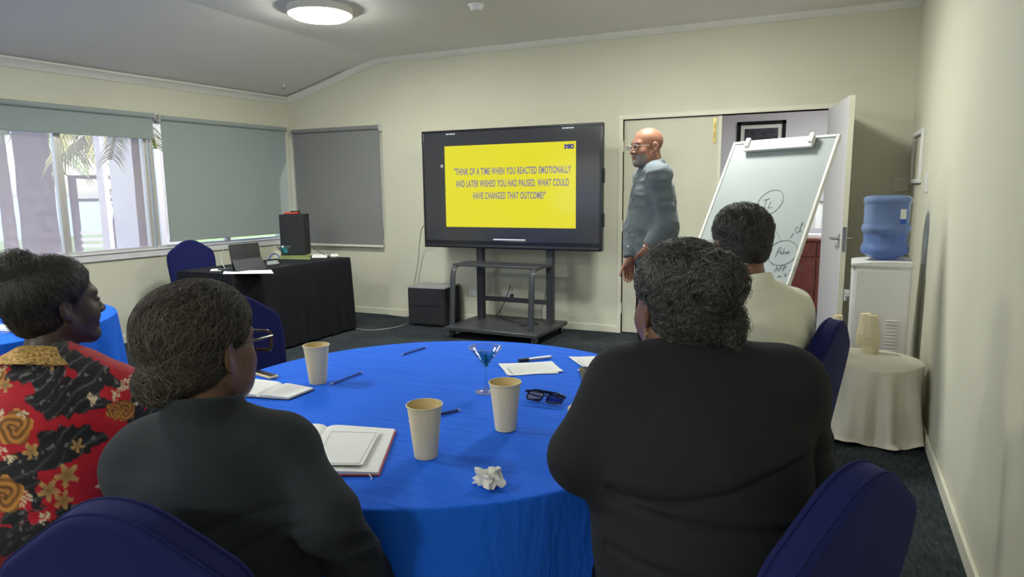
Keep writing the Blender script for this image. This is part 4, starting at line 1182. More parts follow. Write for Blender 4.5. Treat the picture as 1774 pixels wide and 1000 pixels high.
# papers
def sheet(corners, label, z0=TZT+.001, th=.0012, lines=True, name='paper_sheet', curl=.006):
    P = [at_z(x, y, z0) for x, y in corners]           # near-left, near-right, far-right, far-left
    c = sum(P)/4; m = MB(); N = 10; vs = []
    for lay in (0, th):
        for j in range(N+1):
            for i in range(N+1):
                u_ = i/N; w_ = j/N; p = (P[0]*(1-u_)+P[1]*u_)*(1-w_)+(P[3]*(1-u_)+P[2]*u_)*w_
                cz = curl*max(0, abs(u_-.5)*2-.6)*max(0, abs(w_-.5)*2-.4)
                vs.append((p[0]-c[0], p[1]-c[1], z0-c[2]+lay+cz))
    n = N+1; K = n*n; fs = []
    for j in range(N):
        for i in range(N): a = j*n+i; fs += [(a+n,a+n+1,a+1,a),(K+a,K+a+1,K+a+n+1,K+a+n)]
    ed = [j*n for j in range(n)]; 
    for i in range(N): fs += [(i,i+1,K+i+1,K+i),(N*n+i+1,N*n+i,K+N*n+i,K+N*n+i+1),(i*n+n,i*n,K+i*n,K+i*n+n),(i*n+N,i*n+n+N,K+i*n+n+N,K+i*n+N)]
    m.add(vs, fs); o = m.build(name, 'paper', loc=tuple(c), smooth=False)
    if lines:
        m = MB(); rr = random.Random(len(label))
        def q_(u_, w_, dz=.0006):
            p = (P[0]*(1-u_)+P[1]*u_)*(1-w_)+(P[3]*(1-u_)+P[2]*u_)*w_ - c
            cz = curl*max(0, abs(u_-.5)*2-.6)*max(0, abs(w_-.5)*2-.4)
            return (p[0], p[1], z0-c[2]+th+dz+cz)
        for k in range(12):
            w_ = .16+.06*k; u0 = .12; u1 = .12+rr.uniform(.5,.75)
            if lines == 'v': A_ = [q_(w_,u0), q_(w_,u1), q_(w_+.008,u1), q_(w_+.008,u0)]
            else: A_ = [q_(u0,w_), q_(u1,w_), q_(u1,w_+.008), q_(u0,w_+.008)]
            m.add(A_, [(0,1,2,3)])
        m.build('printed_text', 'pale_ink', o, smooth=False)
        m = MB(); A_ = ([q_(.08,.08), q_(.08,.62), q_(.095,.62), q_(.095,.08)] if lines == 'v' else [q_(.1,.92), q_(.7,.92), q_(.7,.94), q_(.1,.94)]); m.add(A_, [(0,1,2,3)]); m.build('printed_heading', 'paper_ink', o, smooth=False)
    return o
o = sheet([(882,652),(976,644),(956,627),(863,631)], '', lines='v'); tag(o, 'printed white sheet beside the silver marker', 'paper')
o = sheet([(878,650),(968,647),(952,630),(868,634)], '', z0=TZT+.0002, th=.0007, lines=False, curl=.0); tag(o, 'second white sheet lying under the printed sheet', 'paper')
o = sheet([(1010,636),(1075,634),(1060,617),(985,619)], 'xx', lines='v'); tag(o, 'printed white sheet half hidden by the woman in black', 'paper')
# notebooks
def notebook(corners, label, cover='red_cover', z0=TZT, split=.5, loose=True, ribbon=False):
    P = [at_z(x, y, z0) for x, y in corners]; c = sum(P)/4
    o = empty('notebook', (c[0], c[1], z0))
    def q_(u_, w_, z): p = (P[0]*(1-u_)+P[1]*u_)*(1-w_)+(P[3]*(1-u_)+P[2]*u_)*w_ - c; return (p[0], p[1], z)
    m = MB(); m.hexa([q_(-.008,-.012,0),q_(1.012,-.012,0),q_(1.012,1.012,0),q_(-.008,1.012,0),q_(-.008,-.012,.002),q_(1.012,-.012,.002),q_(1.012,1.012,.002),q_(-.008,1.012,.002)]); m.build('cover', cover, o)
    for side in (0,1):
        N = 14; vs = []; fs = []
        for w_ in (0,1):
            for i in range(N+1):
                t_ = i/N; u_ = (split*t_ if side == 0 else split+(1-split)*t_)
                d_ = (split-u_)/max(split,.01) if side == 0 else (u_-split)/(1-split)
                z = .0025+.0095*(1-np.exp(-d_*14))*(1-.45*d_)
                vs.append(q_(u_,w_,.0021)); vs.append(q_(u_,w_,z))
        for i in range(N):
            a = 2*i; b = 2*(N+1)+2*i
            fs += [(a,a+1,a+3,a+2),(b,b+2,b+3,b+1),(a+1,b+1,b+3,a+3),(a,a+2,b+2,b)]
        fs += [(0,2*(N+1),2*(N+1)+1,1),(2*N,2*N+1,4*N+3,4*N+2)]
        m = MB(); m.add(vs, fs); pg = m.build('page_block', 'paper', o, angle=.5)
        m = MB()
        for k in range(9):
            w_ = .2+.075*k; u0, u1 = (split*.2, split*.75) if side == 0 else (split+(1-split)*.25, split+(1-split)*.85)
            m.add([q_(u0,w_,.0125),q_(u1,w_,.0108),q_(u1,w_+.006,.0108),q_(u0,w_+.006,.0125)], [(0,1,2,3)])
        if not (loose and side == 1): m.build('written_line', 'pale_ink', pg, smooth=False)
    if ribbon: m = MB(); m.tube([q_(.93,-.01,.004), q_(.96,-.06,.002), q_(.955,-.10,.001)], .0012, 5); m.build('ribbon', 'white_plastic', o)
    return tag(o, label, 'notebook')
nb = [(440,822),(655,824),(684,748),(500,738)]
notebook(nb, 'open notebook with red cover edge beside the left arm of the black jacket', split=.37, ribbon=True)
o = sheet([(532,806),(628,806),(659,747),(566,745)], 'loose', z0=TZT+.0155, th=.0008, lines=False, curl=.0); tag(o, 'loose cream sheet lying on the open notebook', 'paper')
P_ = [at_z(x, y, TZT+.0166) for x, y in ((545,803),(622,803),(652,750),(574,748))]
m = MB(); oc = np.array(o.location)
for i in range(4): a = Vector(P_[i]-oc); b = Vector(P_[(i+1)%4]-oc); m.tube([a,b], .0007, 4)
m.build('printed_border', 'pale_ink', o)
notebook([(395,686),(500,693),(543,676),(440,660)], 'open white notebook in front of the woman in glasses', cover='black_plastic', split=.5, loose=False)
# phones
def phone(corners, label, case='black_plastic'):
    P = [at_z(x, y, TZT) for x, y in corners]; c = sum(P)/4
    e = P[1]-P[0]; L = np.linalg.norm(e); e /= L; f_ = P[3]-P[0]; Wp = np.linalg.norm(f_)
    o = empty('phone', (c[0], c[1], TZT), atan2(e[1], e[0]))
    m = MB(); m.prism(rounded_poly([(-L/2,-Wp/2),(L/2,-Wp/2),(L/2,Wp/2),(-L/2,Wp/2)], .009), 0, .009, .003); m.build('case', case, o)
    m = MB(); m.prism(rounded_poly([(-L/2+.004,-Wp/2+.004),(L/2-.004,-Wp/2+.004),(L/2-.004,Wp/2-.004),(-L/2+.004,Wp/2-.004)], .007), .009, .0098, .0003); m.build('touch_screen', 'black_gloss', o)
    return tag(o, label, 'phone')
phone([(437,660),(453,656),(481,645),(462,643)], 'dark phone in a brown case by the white notebook', 'beige_paper')
phone([(1012,664),(1035,664),(1022,640),(998,640)], 'black phone beside the sleeve of the woman in black')
# folded sunglasses
def spectacles(name, w, h, frame, lens, rim=.0022, temple=.135, fold=False, sub=None, round_=.012):
    root = empty(name)
    for sx in (-1,1):
        out = rounded_poly([(sx*.009,-h/2),(sx*(.009+w),-h/2+.002),(sx*(.010+w),h/2),(sx*.008,h/2-.002)], round_)
        m = MB(); m.tube([(x_,0,z_) for x_, z_ in out], rim, 7, closed=True); m.build('rim', frame, root)
        m = MB(); m.add([(x_,0,z_) for x_, z_ in out], [tuple(range(len(out)))]); m.build('lens', lens, root, smooth=False)
        xh = sx*(.012+w)
        m = MB()
        if fold: m.tube([(xh,0,h*.32),(xh+sx*.003,-.006,h*.32),(xh-sx*.02,-.014-.003*sx,h*.30),(xh-sx*.09,-.018-.004*sx,h*.2),(xh-sx*.125,-.016-.004*sx,-h*.1)], rim*.9, 7, flat=1.8)
        else: m.tube([(xh-sx*.002,0,h*.3),(xh+sx*.003,-.006,h*.3),(xh+sx*.004,-temple*.72,h*.26),(xh-sx*.002,-temple*.9,h*.05),(xh-sx*.004,-temple,-h*.35)], rim*.8, 7, flat=1.6)
        m.build('temple', frame, root)
    m = MB(); m.tube([(-.010,0,h*.18),(0,.002,h*.27),(.010,0,h*.18)], rim, 7); m.build('bridge', frame, root)
    return root
sg = spectacles('sunglasses', .052, .036, 'black_gloss', 'dark_lens', .0024, fold=True)
q_ = tz(944, 697); sg.location = (q_[0], q_[1], TZT+.0145); sg.rotation_euler = (radians(-14), 0, radians(12))
ga = tz(908,690); gb = tz(982,703)
sg.rotation_euler = (radians(-58), 0, atan2(gb[1]-ga[1], gb[0]-ga[0]))
tag(sg, 'folded black sunglasses lying on the blue cloth', 'glasses')
# crumpled tissue
def crumple(name, r, mname, loc, label, cat, seed, flat=.7):
    rr = np.random.default_rng(seed); N, Mx = 20, 12; vs = []; fs = []
    def nz(p, f_, s_): return sin(p[0]*f_+s_)*sin(p[1]*f_*1.1+s_*2)*sin(p[2]*f_*.9+s_*3)
    for j in range(Mx+1):
        v_ = pi*j/Mx
        for i in range(N):
            u_ = 2*pi*i/N; d = (sin(v_)*cos(u_), sin(v_)*sin(u_), cos(v_))
            k = 1+.38*abs(nz(d,3.1,1+seed))**.6*2-.3+.25*nz(d,7.0,2+seed)+.15*nz(d,15,5)
            k *= 1+rr.uniform(-.16,.16)*(0 < j < Mx)
            vs.append((d[0]*r*k*1.25, d[1]*r*k*.95, max(.0, d[2]*r*k*flat+r*flat*.75)))
    for j in range(Mx):
        for i in range(N): l = (i+1)%N; fs.append((j*N+i,(j+1)*N+i,(j+1)*N+l,j*N+l))
    m = MB(); m.add(vs, fs); o = m.build(name, mname, loc=loc, smooth=False); return tag(o, label, cat)
q_ = tz(845, 843); crumple('crumpled_tissue', .025, 'tissue', (q_[0], q_[1]+.01, TZT), 'crumpled white tissue near the front edge of the blue table', 'tissue', 3, .8)
q_ = tz(1000, 712); m = MB(); m.prism(rounded_poly([(-.03,-.022),(.03,-.022),(.03,.022),(-.03,.022)], .01), 0, .014, .004); o = m.build('biscuit', 'beige_paper', loc=(q_[0]+.005, q_[1], TZT)); tag(o, 'beige biscuit poking out behind the black sleeve', 'biscuit')

# ================================================================== things on the black desk
q_ = on_desk(493, 461)
martini(q_[0], q_[1], DZT+.002, 'cocktail glass with blue sweets on the black desk', 'cocktail glasses', 1.15)
for k, (dx,dy,dz) in enumerate(((0,0,.108),(.012,.0,.116),(-.012,.004,.118),(.0,.01,.128),(.004,-.012,.129))):
    sweet(q_[0]+dx*1.1, q_[1]+dy*1.1, DZT+.002+dz*1.15, (k*.9,k*.5,k), ['teal sweet at the bottom of the desk glass','teal sweet on the right in the desk glass','teal sweet on the left in the desk glass','teal sweet at the back in the desk glass','teal sweet at the front in the desk glass'][k], 'teal sweets in the desk glass', 1.25)
# tall speaker
sa = on_desk(478, 444); sb_ = on_desk(512, 448)
spk = empty('tall_speaker', (float(on_desk(502,443)[0]), float(on_desk(502,443)[1])+.1, DZT+.001), radians(28))
hs = .43
m = MB(); m.box((-.125,-.13,0),(.125,.13,hs)); m.build('cabinet', 'speaker_cloth', spk, bevel=.008)
m = MB(); m.box((-.115,-.137,.015),(.115,-.130,hs-.015)); m.build('grille', 'speaker_cloth', spk, bevel=.003)
m = MB(); m.box((.125,-.06,.28),(.130,.06,.33)); m.build('side_handle', 'black_gloss', spk)
tag(spk, 'tall black loudspeaker standing on the desk', 'speaker')
sl_ = Vector(spk.location)
m = MB(); m.T = Matrix.Translation(sl_+Vector((-.015,-.01,hs))) @ Matrix.Rotation(radians(20),4,'Z'); m.box((-.07,-.045,.001),(.07,.045,.022)); o = m.build('red_box', 'red_plastic', bevel=.006); tag(o, 'red plastic case lying on top of the tall speaker', 'case')
m = MB(); m.T = Matrix.Translation(sl_+Vector((.02,0,hs+.022))) @ Matrix.Rotation(radians(50),4,'Z'); m.box((-.05,-.03,.0),(.05,.03,.014)); o = m.build('small_box', 'black_plastic', bevel=.004); tag(o, 'small dark box resting on the red case', 'case')
# laptop (seen from behind)
lp = on_desk(432, 466); lq = on_desk(397, 468); e = lp-lq
lpt = empty('laptop', (float(on_desk(430,468)[0]), float(on_desk(430,468)[1]), DZT+.001), atan2(u[1],u[0])+radians(-5))
m = MB(); m.prism(rounded_poly([(-.15,-.0),(.15,-.0),(.15,.21),(-.15,.21)], .01), 0, .014, .003); m.build('keyboard_base', 'black_plastic', lpt)
m = MB(); m.T = Matrix.Translation((0,.005,.014)) @ Matrix.Rotation(radians(80),4,'X'); m.prism(rounded_poly([(-.15,0),(.15,0),(.15,.215),(-.15,.215)], .01), -.0, .008, .002); m.build('lid', 'black_plastic', lpt)
m = MB(); m.T = Matrix.Translation((0,-.045,.0)) @ Matrix.Rotation(radians(62),4,'X'); m.box((-.15,0,0),(.15,.11,.003)); m.build('kickstand', 'black_metal', lpt)
tag(lpt, 'open black laptop seen from behind on the black desk', 'laptop')
def dsheet(pts, mname, th, label, cat, name, dz=.0):
    P = [at_z(x, y, DZT+.001) for x, y in pts]; c = sum(P)/4
    m = MB(); m.hexa([(p[0]-c[0],p[1]-c[1],dz) for p in P]+[(p[0]-c[0],p[1]-c[1],dz+th) for p in P]); o = m.build(name, mname, loc=tuple(c), bevel=.0008); return tag(o, label, cat)
dsheet([(386,475),(474,474),(470,468),(388,470)], 'paper', .002, 'white papers lying in front of the laptop', 'paper', 'paper_sheet')
dsheet([(364,470),(384,470),(384,466),(366,467)], 'paper', .004, 'small white notepad near the blue chair on the desk', 'paper', 'notepad')
dsheet([(480,449),(538,450),(537,441),(490,440)], 'green_folder', .006, 'green folder under the tall speaker', 'folder', 'folder', -.0005)
dsheet([(540,447),(566,447),(568,442),(542,441)], 'paper', .008, 'white paper stack at the right of the desk', 'paper', 'paper_stack')
dsheet([(463,460),(484,457),(480,452),(462,454)], 'grey_plastic', .006, 'flat grey tablet beside the laptop', 'tablet', 'tablet')
qd = on_desk(578, 446); crumple('crumpled_tissue', .035, 'tissue', (qd[0], qd[1]+.02, DZT), 'crumpled pale cloth at the far right end of the desk', 'tissue', 6, .5)
qd = on_desk(472, 447)
cable([on_desk(466,450)+[0,0,.006], on_desk(472,444)+[0,0,.02], on_desk(480,444)+[0,0,.02], on_desk(484,448)+[0,0,.006]], .006, 'blue_strap', 'blue strap curled behind the laptop', name='strap', cat='strap')
cable([on_desk(392,470)+[0,0,.006], on_desk(383,458)+[0,0,.05], on_desk(388,448)+[0,0,.09], on_desk(398,446)+[0,0,.09]], .003, 'cable_white', 'thin white cable looping beside the laptop')
cable([on_desk(540,440)+[0,0,.08], on_desk(556,441)+[0,0,.02], on_desk(572,446)+[0,0,.006]], .003, 'cable_black', 'thin black cable behind the tall speaker')
# notepad on left table
o = sheet([(-12,574),(26,574),(24,566),(-14,566)], 'zz', z0=TZ+.002, lines=False, curl=0, th=.012, name='notepad'); tag(o, 'white notepad on the round table by the windows', 'notepad')
cable([at_z(2,578,TZT+.005), at_z(22,573,TZT+.014), at_z(24,562,TZT+.006)], .003, 'cable_grey', 'grey lanyard lying on the notepad by the windows', name='lanyard', cat='lanyard')

# chairs (placed)
chair(-0.994, 0.894, 14.6, 'navy covered chair of the woman in glasses, at bottom left').scale = (.95, 1, .99)
chair(-0.185, 1.27, 62, 'navy covered chair of the woman in black, at bottom right')
chair(-0.216, 2.50, 75, 'navy covered chair behind the man in the cream shirt')
chair(-2.01, 2.02, -107, 'empty navy covered chair across the blue table, before the desk')
chair(-5.12, 4.45, -105, 'navy covered chair behind the black desk')
chair(-1.95, 1.14, -35, 'navy covered chair under the woman in the floral dress')
# ================================================================== people: smooth distance-field bodies
V = lambda *a: np.array(a, np.float32)
class Field:
    def __init__(s, lo, hi, h, fines=()):
        s.ax = []
        for i in range(3):
            edges = {float(lo[i]): 0, float(hi[i]): 0}
            cuts = sorted(set([float(lo[i]), float(hi[i])] + [float(np.clip(f[k][i], lo[i], hi[i])) for f in fines for k in (0, 1)]))
            a = []
            for p, q in zip(cuts[:-1], cuts[1:]):
                m_ = (p+q)/2; hh = h
                for f in fines:
                    if f[0][i] <= m_ <= f[1][i]: hh = min(hh, f[2])
                n = max(1, int(round((q-p)/hh))); a += list(np.linspace(p, q, n, endpoint=False))
            a.append(float(hi[i])); s.ax.append(np.array(a, np.float32))
        s.D = np.full([len(a) for a in s.ax], 0.2, np.float32)
    def box(s, lo, hi):
        sl = tuple(slice(max(0, int(np.searchsorted(s.ax[i], lo[i]))-1), int(np.searchsorted(s.ax[i], hi[i]))+1) for i in range(3))
        return sl, s.ax[0][sl[0]][:,None,None], s.ax[1][sl[1]][None,:,None], s.ax[2][sl[2]][None,None,:]
    def put(s, lo, hi, fn, k=0.02, sub=False, mg=None):
        mg = (k+.03) if mg is None else mg
        sl, X, Y, Z = s.box(np.array(lo)-mg, np.array(hi)+mg)
        A = s.D[sl]
        if A.size == 0: return s
        B = fn(X, Y, Z).astype(np.float32)
        if sub: B = -B; h = np.maximum(k-np.abs(A-B), 0)/max(k,1e-6); s.D[sl] = np.maximum(A, B)+h*h*k*.25
        else: h = np.maximum(k-np.abs(A-B), 0)/max(k,1e-6); s.D[sl] = np.minimum(A, B)-h*h*k*.25
        return s
    def rc(s, a, b, r1, r2, k=0.02, sub=False):
        a = V(*a); b = V(*b); ab = b-a; L2 = float(ab@ab)+1e-9; R = max(r1, r2)
        def fn(X, Y, Z):
            t = np.clip(((X-a[0])*ab[0]+(Y-a[1])*ab[1]+(Z-a[2])*ab[2])/L2, 0, 1)
            return np.sqrt((X-a[0]-t*ab[0])**2+(Y-a[1]-t*ab[1])**2+(Z-a[2]-t*ab[2])**2)-(r1+(r2-r1)*t)
        return s.put(np.minimum(a,b)-R, np.maximum(a,b)+R, fn, k, sub)
    def ell(s, c, r, Rm=None, k=0.02, sub=False):
        c = V(*c); r = V(*r); Rm = np.eye(3, dtype=np.float32) if Rm is None else np.asarray(Rm, np.float32); m_ = float(r.max())
        def fn(X, Y, Z):
            x, y, z = X-c[0], Y-c[1], Z-c[2]
            u_ = x*Rm[0,0]+y*Rm[1,0]+z*Rm[2,0]; v_ = x*Rm[0,1]+y*Rm[1,1]+z*Rm[2,1]; w_ = x*Rm[0,2]+y*Rm[1,2]+z*Rm[2,2]
            k0 = np.sqrt((u_/r[0])**2+(v_/r[1])**2+(w_/r[2])**2); k1 = np.sqrt((u_/r[0]**2)**2+(v_/r[1]**2)**2+(w_/r[2]**2)**2)
            return k0*(k0-1)/np.maximum(k1, 1e-6)
        return s.put(c-m_, c+m_, fn, k, sub)
    def ec(s, a, b, ra, rb, k=0.03):
        """elliptical trunk segment: ra=(half width x, half depth y)"""
        a = V(*a); b = V(*b); ab = b-a; L2 = float(ab@ab)+1e-9; R = max(*ra, *rb)
        def fn(X, Y, Z):
            tt = ((X-a[0])*ab[0]+(Y-a[1])*ab[1]+(Z-a[2])*ab[2])/L2; t = np.clip(tt, 0, 1)
            rx = ra[0]+(rb[0]-ra[0])*t; ry = ra[1]+(rb[1]-ra[1])*t; rz = np.minimum(rx, ry)
            dx, dy, dz = X-a[0]-t*ab[0], Y-a[1]-t*ab[1], Z-a[2]-t*ab[2]
            q = np.sqrt((dx/rx)**2+(dy/ry)**2+(dz/rz)**2)
            g = np.sqrt((dx/rx**2)**2+(dy/ry**2)**2+(dz/rz**2)**2)
            return q*(q-1)/np.maximum(g, 1e-5)
        return s.put(np.minimum(a,b)-R, np.maximum(a,b)+R, fn, k)
    def cut(s, p, n, lo, hi, k=0.004):
        p = V(*p); n = V(*n); n = n/np.linalg.norm(n)
        sl, X, Y, Z = s.box(lo, hi); A = s.D[sl]
        if A.size == 0: return s
        B = (X-p[0])*n[0]+(Y-p[1])*n[1]+(Z-p[2])*n[2]
        h = np.maximum(k-np.abs(A-B), 0)/k; s.D[sl] = np.maximum(A, B)+h*h*k*.25
        return s
    def mesh(s):
        D = np.clip(s.D, -.2, .2)
        D = D.copy(); D[0]=np.maximum(D[0],.02); D[-1]=np.maximum(D[-1],.02); D[:,0]=np.maximum(D[:,0],.02); D[:,-1]=np.maximum(D[:,-1],.02); D[:,:,0]=np.maximum(D[:,:,0],.02); D[:,:,-1]=np.maximum(D[:,:,-1],.02)
        g = openvdb.FloatGrid(); g.background = 0.2; g.copyFromArray(np.ascontiguousarray(D))
        r = g.convertToPolygons(isovalue=0.0, adaptivity=0.0)
        P, T, Q = r if len(r) == 3 else (r[0], np.zeros((0,3),int), r[1])
        W = np.stack([np.interp(P[:,i], np.arange(len(s.ax[i])), s.ax[i]) for i in range(3)], 1).astype(np.float64)
        Q = np.asarray(Q, np.int64)
        a, b, c, d = W[Q[:,0]], W[Q[:,1]], W[Q[:,2]], W[Q[:,3]]
        nrm = np.cross(c-a, d-b); cen = (a+b+c+d)/4
        if (nrm*cen).sum() < 0: Q = Q[:, ::-1]
        return W, Q
def vnormals(P, Q):
    n = np.cross(P[Q[:,2]]-P[Q[:,0]], P[Q[:,3]]-P[Q[:,1]]); N = np.zeros_like(P)
    for k in range(4): np.add.at(N, Q[:,k], n)
    return N/(np.linalg.norm(N, axis=1)[:,None]+1e-12)
def relax(P, Q, it=2, lam=.5):
    E_ = np.concatenate([Q[:,[0,1]],Q[:,[1,2]],Q[:,[2,3]],Q[:,[3,0]]]); cnt = np.zeros(len(P)); np.add.at(cnt, E_[:,0], 1); np.add.at(cnt, E_[:,1], 1)
    for _ in range(it):
        S = np.zeros_like(P); np.add.at(S, E_[:,0], P[E_[:,1]]); np.add.at(S, E_[:,1], P[E_[:,0]])
        P = P+lam*(S/np.maximum(cnt,1)[:,None]-P)
    return P
_lat = {}
def vnoise(P, scale, seed=0):
    if seed not in _lat: _lat[seed] = np.random.default_rng(1000+seed).random((32,32,32))
    L = _lat[seed]; p = np.asarray(P)*scale+57.3; i = np.floor(p).astype(int); f = p-i; f = f*f*(3-2*f); i %= 32; j = (i+1) % 32
    def g(a,b,c): return L[a,b,c]
    x0 = g(i[:,0],i[:,1],i[:,2])*(1-f[:,0])+g(j[:,0],i[:,1],i[:,2])*f[:,0]; x1 = g(i[:,0],j[:,1],i[:,2])*(1-f[:,0])+g(j[:,0],j[:,1],i[:,2])*f[:,0]
    x2 = g(i[:,0],i[:,1],j[:,2])*(1-f[:,0])+g(j[:,0],i[:,1],j[:,2])*f[:,0]; x3 = g(i[:,0],j[:,1],j[:,2])*(1-f[:,0])+g(j[:,0],j[:,1],j[:,2])*f[:,0]
    y0_ = x0*(1-f[:,1])+x1*f[:,1]; y1_ = x2*(1-f[:,1])+x3*f[:,1]
    return (y0_*(1-f[:,2])+y1_*f[:,2])*2-1
def np_mesh(name, P, Q, m, parent=None, col=None):
    me = bpy.data.meshes.new(name); n = len(P); q = len(Q)
    me.vertices.add(n); me.vertices.foreach_set('co', P.astype(np.float32).ravel())
    me.loops.add(q*4); me.loops.foreach_set('vertex_index', Q.astype(np.int32).ravel())
    me.polygons.add(q); me.polygons.foreach_set('loop_start', (np.arange(q)*4).astype(np.int32)); me.polygons.foreach_set('loop_total', np.full(q,4,np.int32))
    me.update(calc_edges=True); me.validate(); me.shade_smooth()
    if col is not None:
        a = me.color_attributes.new('Col', 'FLOAT_COLOR', 'POINT'); c = np.ones((n,4), np.float32); c[:,:3] = col; a.data.foreach_set('color', c.ravel())
    me.materials.append(MATS[m])
    o = bpy.data.objects.new(name, me); COL.objects.link(o)
    if parent is not None: o.parent = parent
    return o
def rotm(yaw=0, pitch=0, roll=0):
    """yaw ccw about z, pitch>0 looks up, roll>0 tips to the right"""
    return np.array((Matrix.Rotation(yaw,3,'Z') @ Matrix.Rotation(pitch,3,'X') @ Matrix.Rotation(roll,3,'Y')))
def join_pq(lst):
    P = []; Q = []; n = 0; 
    for p, q in lst: P.append(p); Q.append(q+n); n += len(p)
    return np.concatenate(P), np.concatenate(Q)

attr_mat('skin', rough=0.5, spec=0.45, bump=0.12, bscale=500, coat=0.08)
attr_mat('floral_print', rough=0.75, spec=0.25, bump=0.25, bscale=900, sheen=0.15)
mat('hair_black', (0.012, 0.011, 0.012), 0.55, spec=0.35, var=0.3, nscale=90, bump=0.8, bscale=160)
mat('hair_strand_dark', (0.020, 0.018, 0.018), 0.28, spec=1.0, var=0.2)
mat('hair_strand_grey', (0.12, 0.10, 0.085), 0.55, spec=0.4, var=0.3)
mat('eye_white', (0.62, 0.58, 0.55), 0.2, var=0.02)
mat('eye_dark', (0.015, 0.01, 0.008), 0.1)
mat('tortoise', (0.10, 0.055, 0.03), 0.25, var=0.8, nscale=120)
mat('clear_frame', (0.55, 0.50, 0.45), 0.2, var=0.1)
mat('shirt_button', (0.75, 0.76, 0.78), 0.3)

def hair_var(name, lo, hi, rough=.3, spec=1.0):
    m, nt, b = new_mat(name); hi_ = nt.nodes.new('ShaderNodeHairInfo')
    nt.links.new(ramp(nt, hi_.outputs['Random'], [(0.62, lo), (1.0, hi)]), b.inputs['Base Color'])
    b.inputs['Roughness'].default_value = rough; b.inputs['Specular IOR Level'].default_value = spec; MATS[name] = m
hair_var('hair_strand_dark', (0.008, 0.007, 0.007), (0.11, 0.098, 0.088))
hair_var('hair_strand_grey', (0.045, 0.038, 0.032), (0.24, 0.205, 0.175), .5, .4)
def head_field(F, O, R, sc=1.0, ears=True, jowl=0.0):
    Rf = np.asarray(R)
    T = lambda x, y, z: tuple(np.array(O)+Rf@(np.array([x,y,z])*sc))
    S = lambda *r: tuple(q*sc for q in r)
    F.ell(T(0,-.010,.036), S(.0755,.097,.082), Rf, .01)
    F.ell(T(0,.032,-.030), S(.060,.060,.080), Rf, .035*sc)
    for sx in (-1,1):
        F.rc(T(sx*.050,.0,-.050), T(sx*.018,.068,-.098), .020*sc, .016*sc, .035*sc)
        F.ell(T(sx*.040,.060,-.034), S(.024,.024,.026), Rf, .03*sc)
        if jowl: F.ell(T(sx*.034,.045,-.075), S(.028,.03,.026), Rf, .03)
    F.ell(T(0,.076,-.096), S(.022,.018,.018), Rf, .02*sc)
    F.rc(T(-.034,.078,.022), T(.034,.078,.022), .012*sc, .012*sc, .022*sc)
    for sx in (-1,1): F.ell(T(sx*.031,.100,.000), S(.019,.016,.013), Rf, .014*sc, sub=True)
    F.rc(T(0,.088,.010), T(0,.110,-.030), .0075*sc, .0115*sc, .014*sc)
    for sx in (-1,1):
        F.ell(T(sx*.012,.100,-.034), S(.009,.010,.008), Rf, .008*sc)
        F.ell(T(sx*.031,.084,.003), S(.0165,.0125,.0065), Rf, .006*sc)   # upper lid
        F.ell(T(sx*.031,.083,-.010), S(.014,.010,.005), Rf, .007*sc)
        F.ell(T(sx*.007,.106,-.0425), S(.004,.005,.003), Rf, .003*sc, sub=True)
    F.rc(T(-.019,.086,-.0605), T(.0,.096,-.0575), .0050*sc, .0065*sc, .008*sc); F.rc(T(.019,.086,-.0605), T(.0,.096,-.0575), .0050*sc, .0065*sc, .008*sc)
    F.rc(T(-.016,.086,-.0700), T(.016,.086,-.0700), .0070*sc, .0070*sc, .008*sc)
    F.rc(T(-.020,.100,-.0645), T(.020,.100,-.0645), .0022*sc, .0022*sc, .003*sc, sub=True)
    if ears:
        for sx in (-1,1):
            E_ = Rf@rotm(sx*.45, 0, 0)
            F.ell(T(sx*.0815,-.012,-.006), S(.0080,.0195,.0330), E_, .006*sc)
            F.ell(T(sx*.0745,-.002,-.032), S(.007,.009,.011), E_, .006*sc)
            F.ell(T(sx*.0880,-.006,.000), S(.0065,.0095,.0185), E_, .005*sc, sub=True)
    return T
def hand_mesh(wrist, d, n, curl=.5, side=1, sc=1.0, spread=.10):
    """wrist point, pointing dir d, palm normal n; side=1: thumb towards +(d x n)"""
    d = V(*d); d /= np.linalg.norm(d); n = V(*n); n = n-d*(n@d); n /= np.linalg.norm(n); w = np.cross(d, n)*side
    W = V(*wrist); P = lambda a, b, c: W+(d*a+w*b+n*c)*sc
    ends = []
    F = Field(W-.22*sc, W+.22*sc, .0042*sc)
    F.rc(W-d*.03*sc, W+d*.012*sc, .026*sc, .024*sc, .02)
    for b in (-.026,-.009,.009,.026): F.rc(P(.01,b*.6,0), P(.085,b,0), .015*sc, .0125*sc, .012)
    F.rc(P(.02,.02,.004), P(.045,.030,.008), .018*sc, .014*sc, .02)
    for i, (b, L) in enumerate(((.028,.072),(.0095,.080),(-.0095,.075),(-.027,.060))):
        p = P(.086,b,0); ang_ = 0.0; q = p; sp = spread*(b/.03)
        for j, (f_, r1, r2) in enumerate(((.45,.0095,.0088),(.30,.0088,.0082),(.25,.0082,.0070))):
            ang_ += curl*(.55 if j == 0 else .9)
            dd = (d*cos(ang_)+n*sin(ang_))+w*sp*cos(ang_); dd = dd/np.linalg.norm(dd); e = q+dd*L*f_*sc
            F.rc(q, e, r1*sc, r2*sc, .0035); q = e
    tw = .70 if spread > .05 else .34
    q = P(.030,.036,.004); dd = d*.75+w*tw+n*.35; dd /= np.linalg.norm(dd)
    for L, r1, r2 in ((.040,.0125,.0110),(.030,.0108,.0095),(.024,.0095,.0078)):
        e = q+dd*L*sc; F.rc(q, e, r1*sc, r2*sc, .004); q = e; dd = dd*.85+d*.3+n*.25*curl; dd /= np.linalg.norm(dd)
    P_, Q_ = F.mesh(); return relax(P_, Q_, 1, .3), Q_

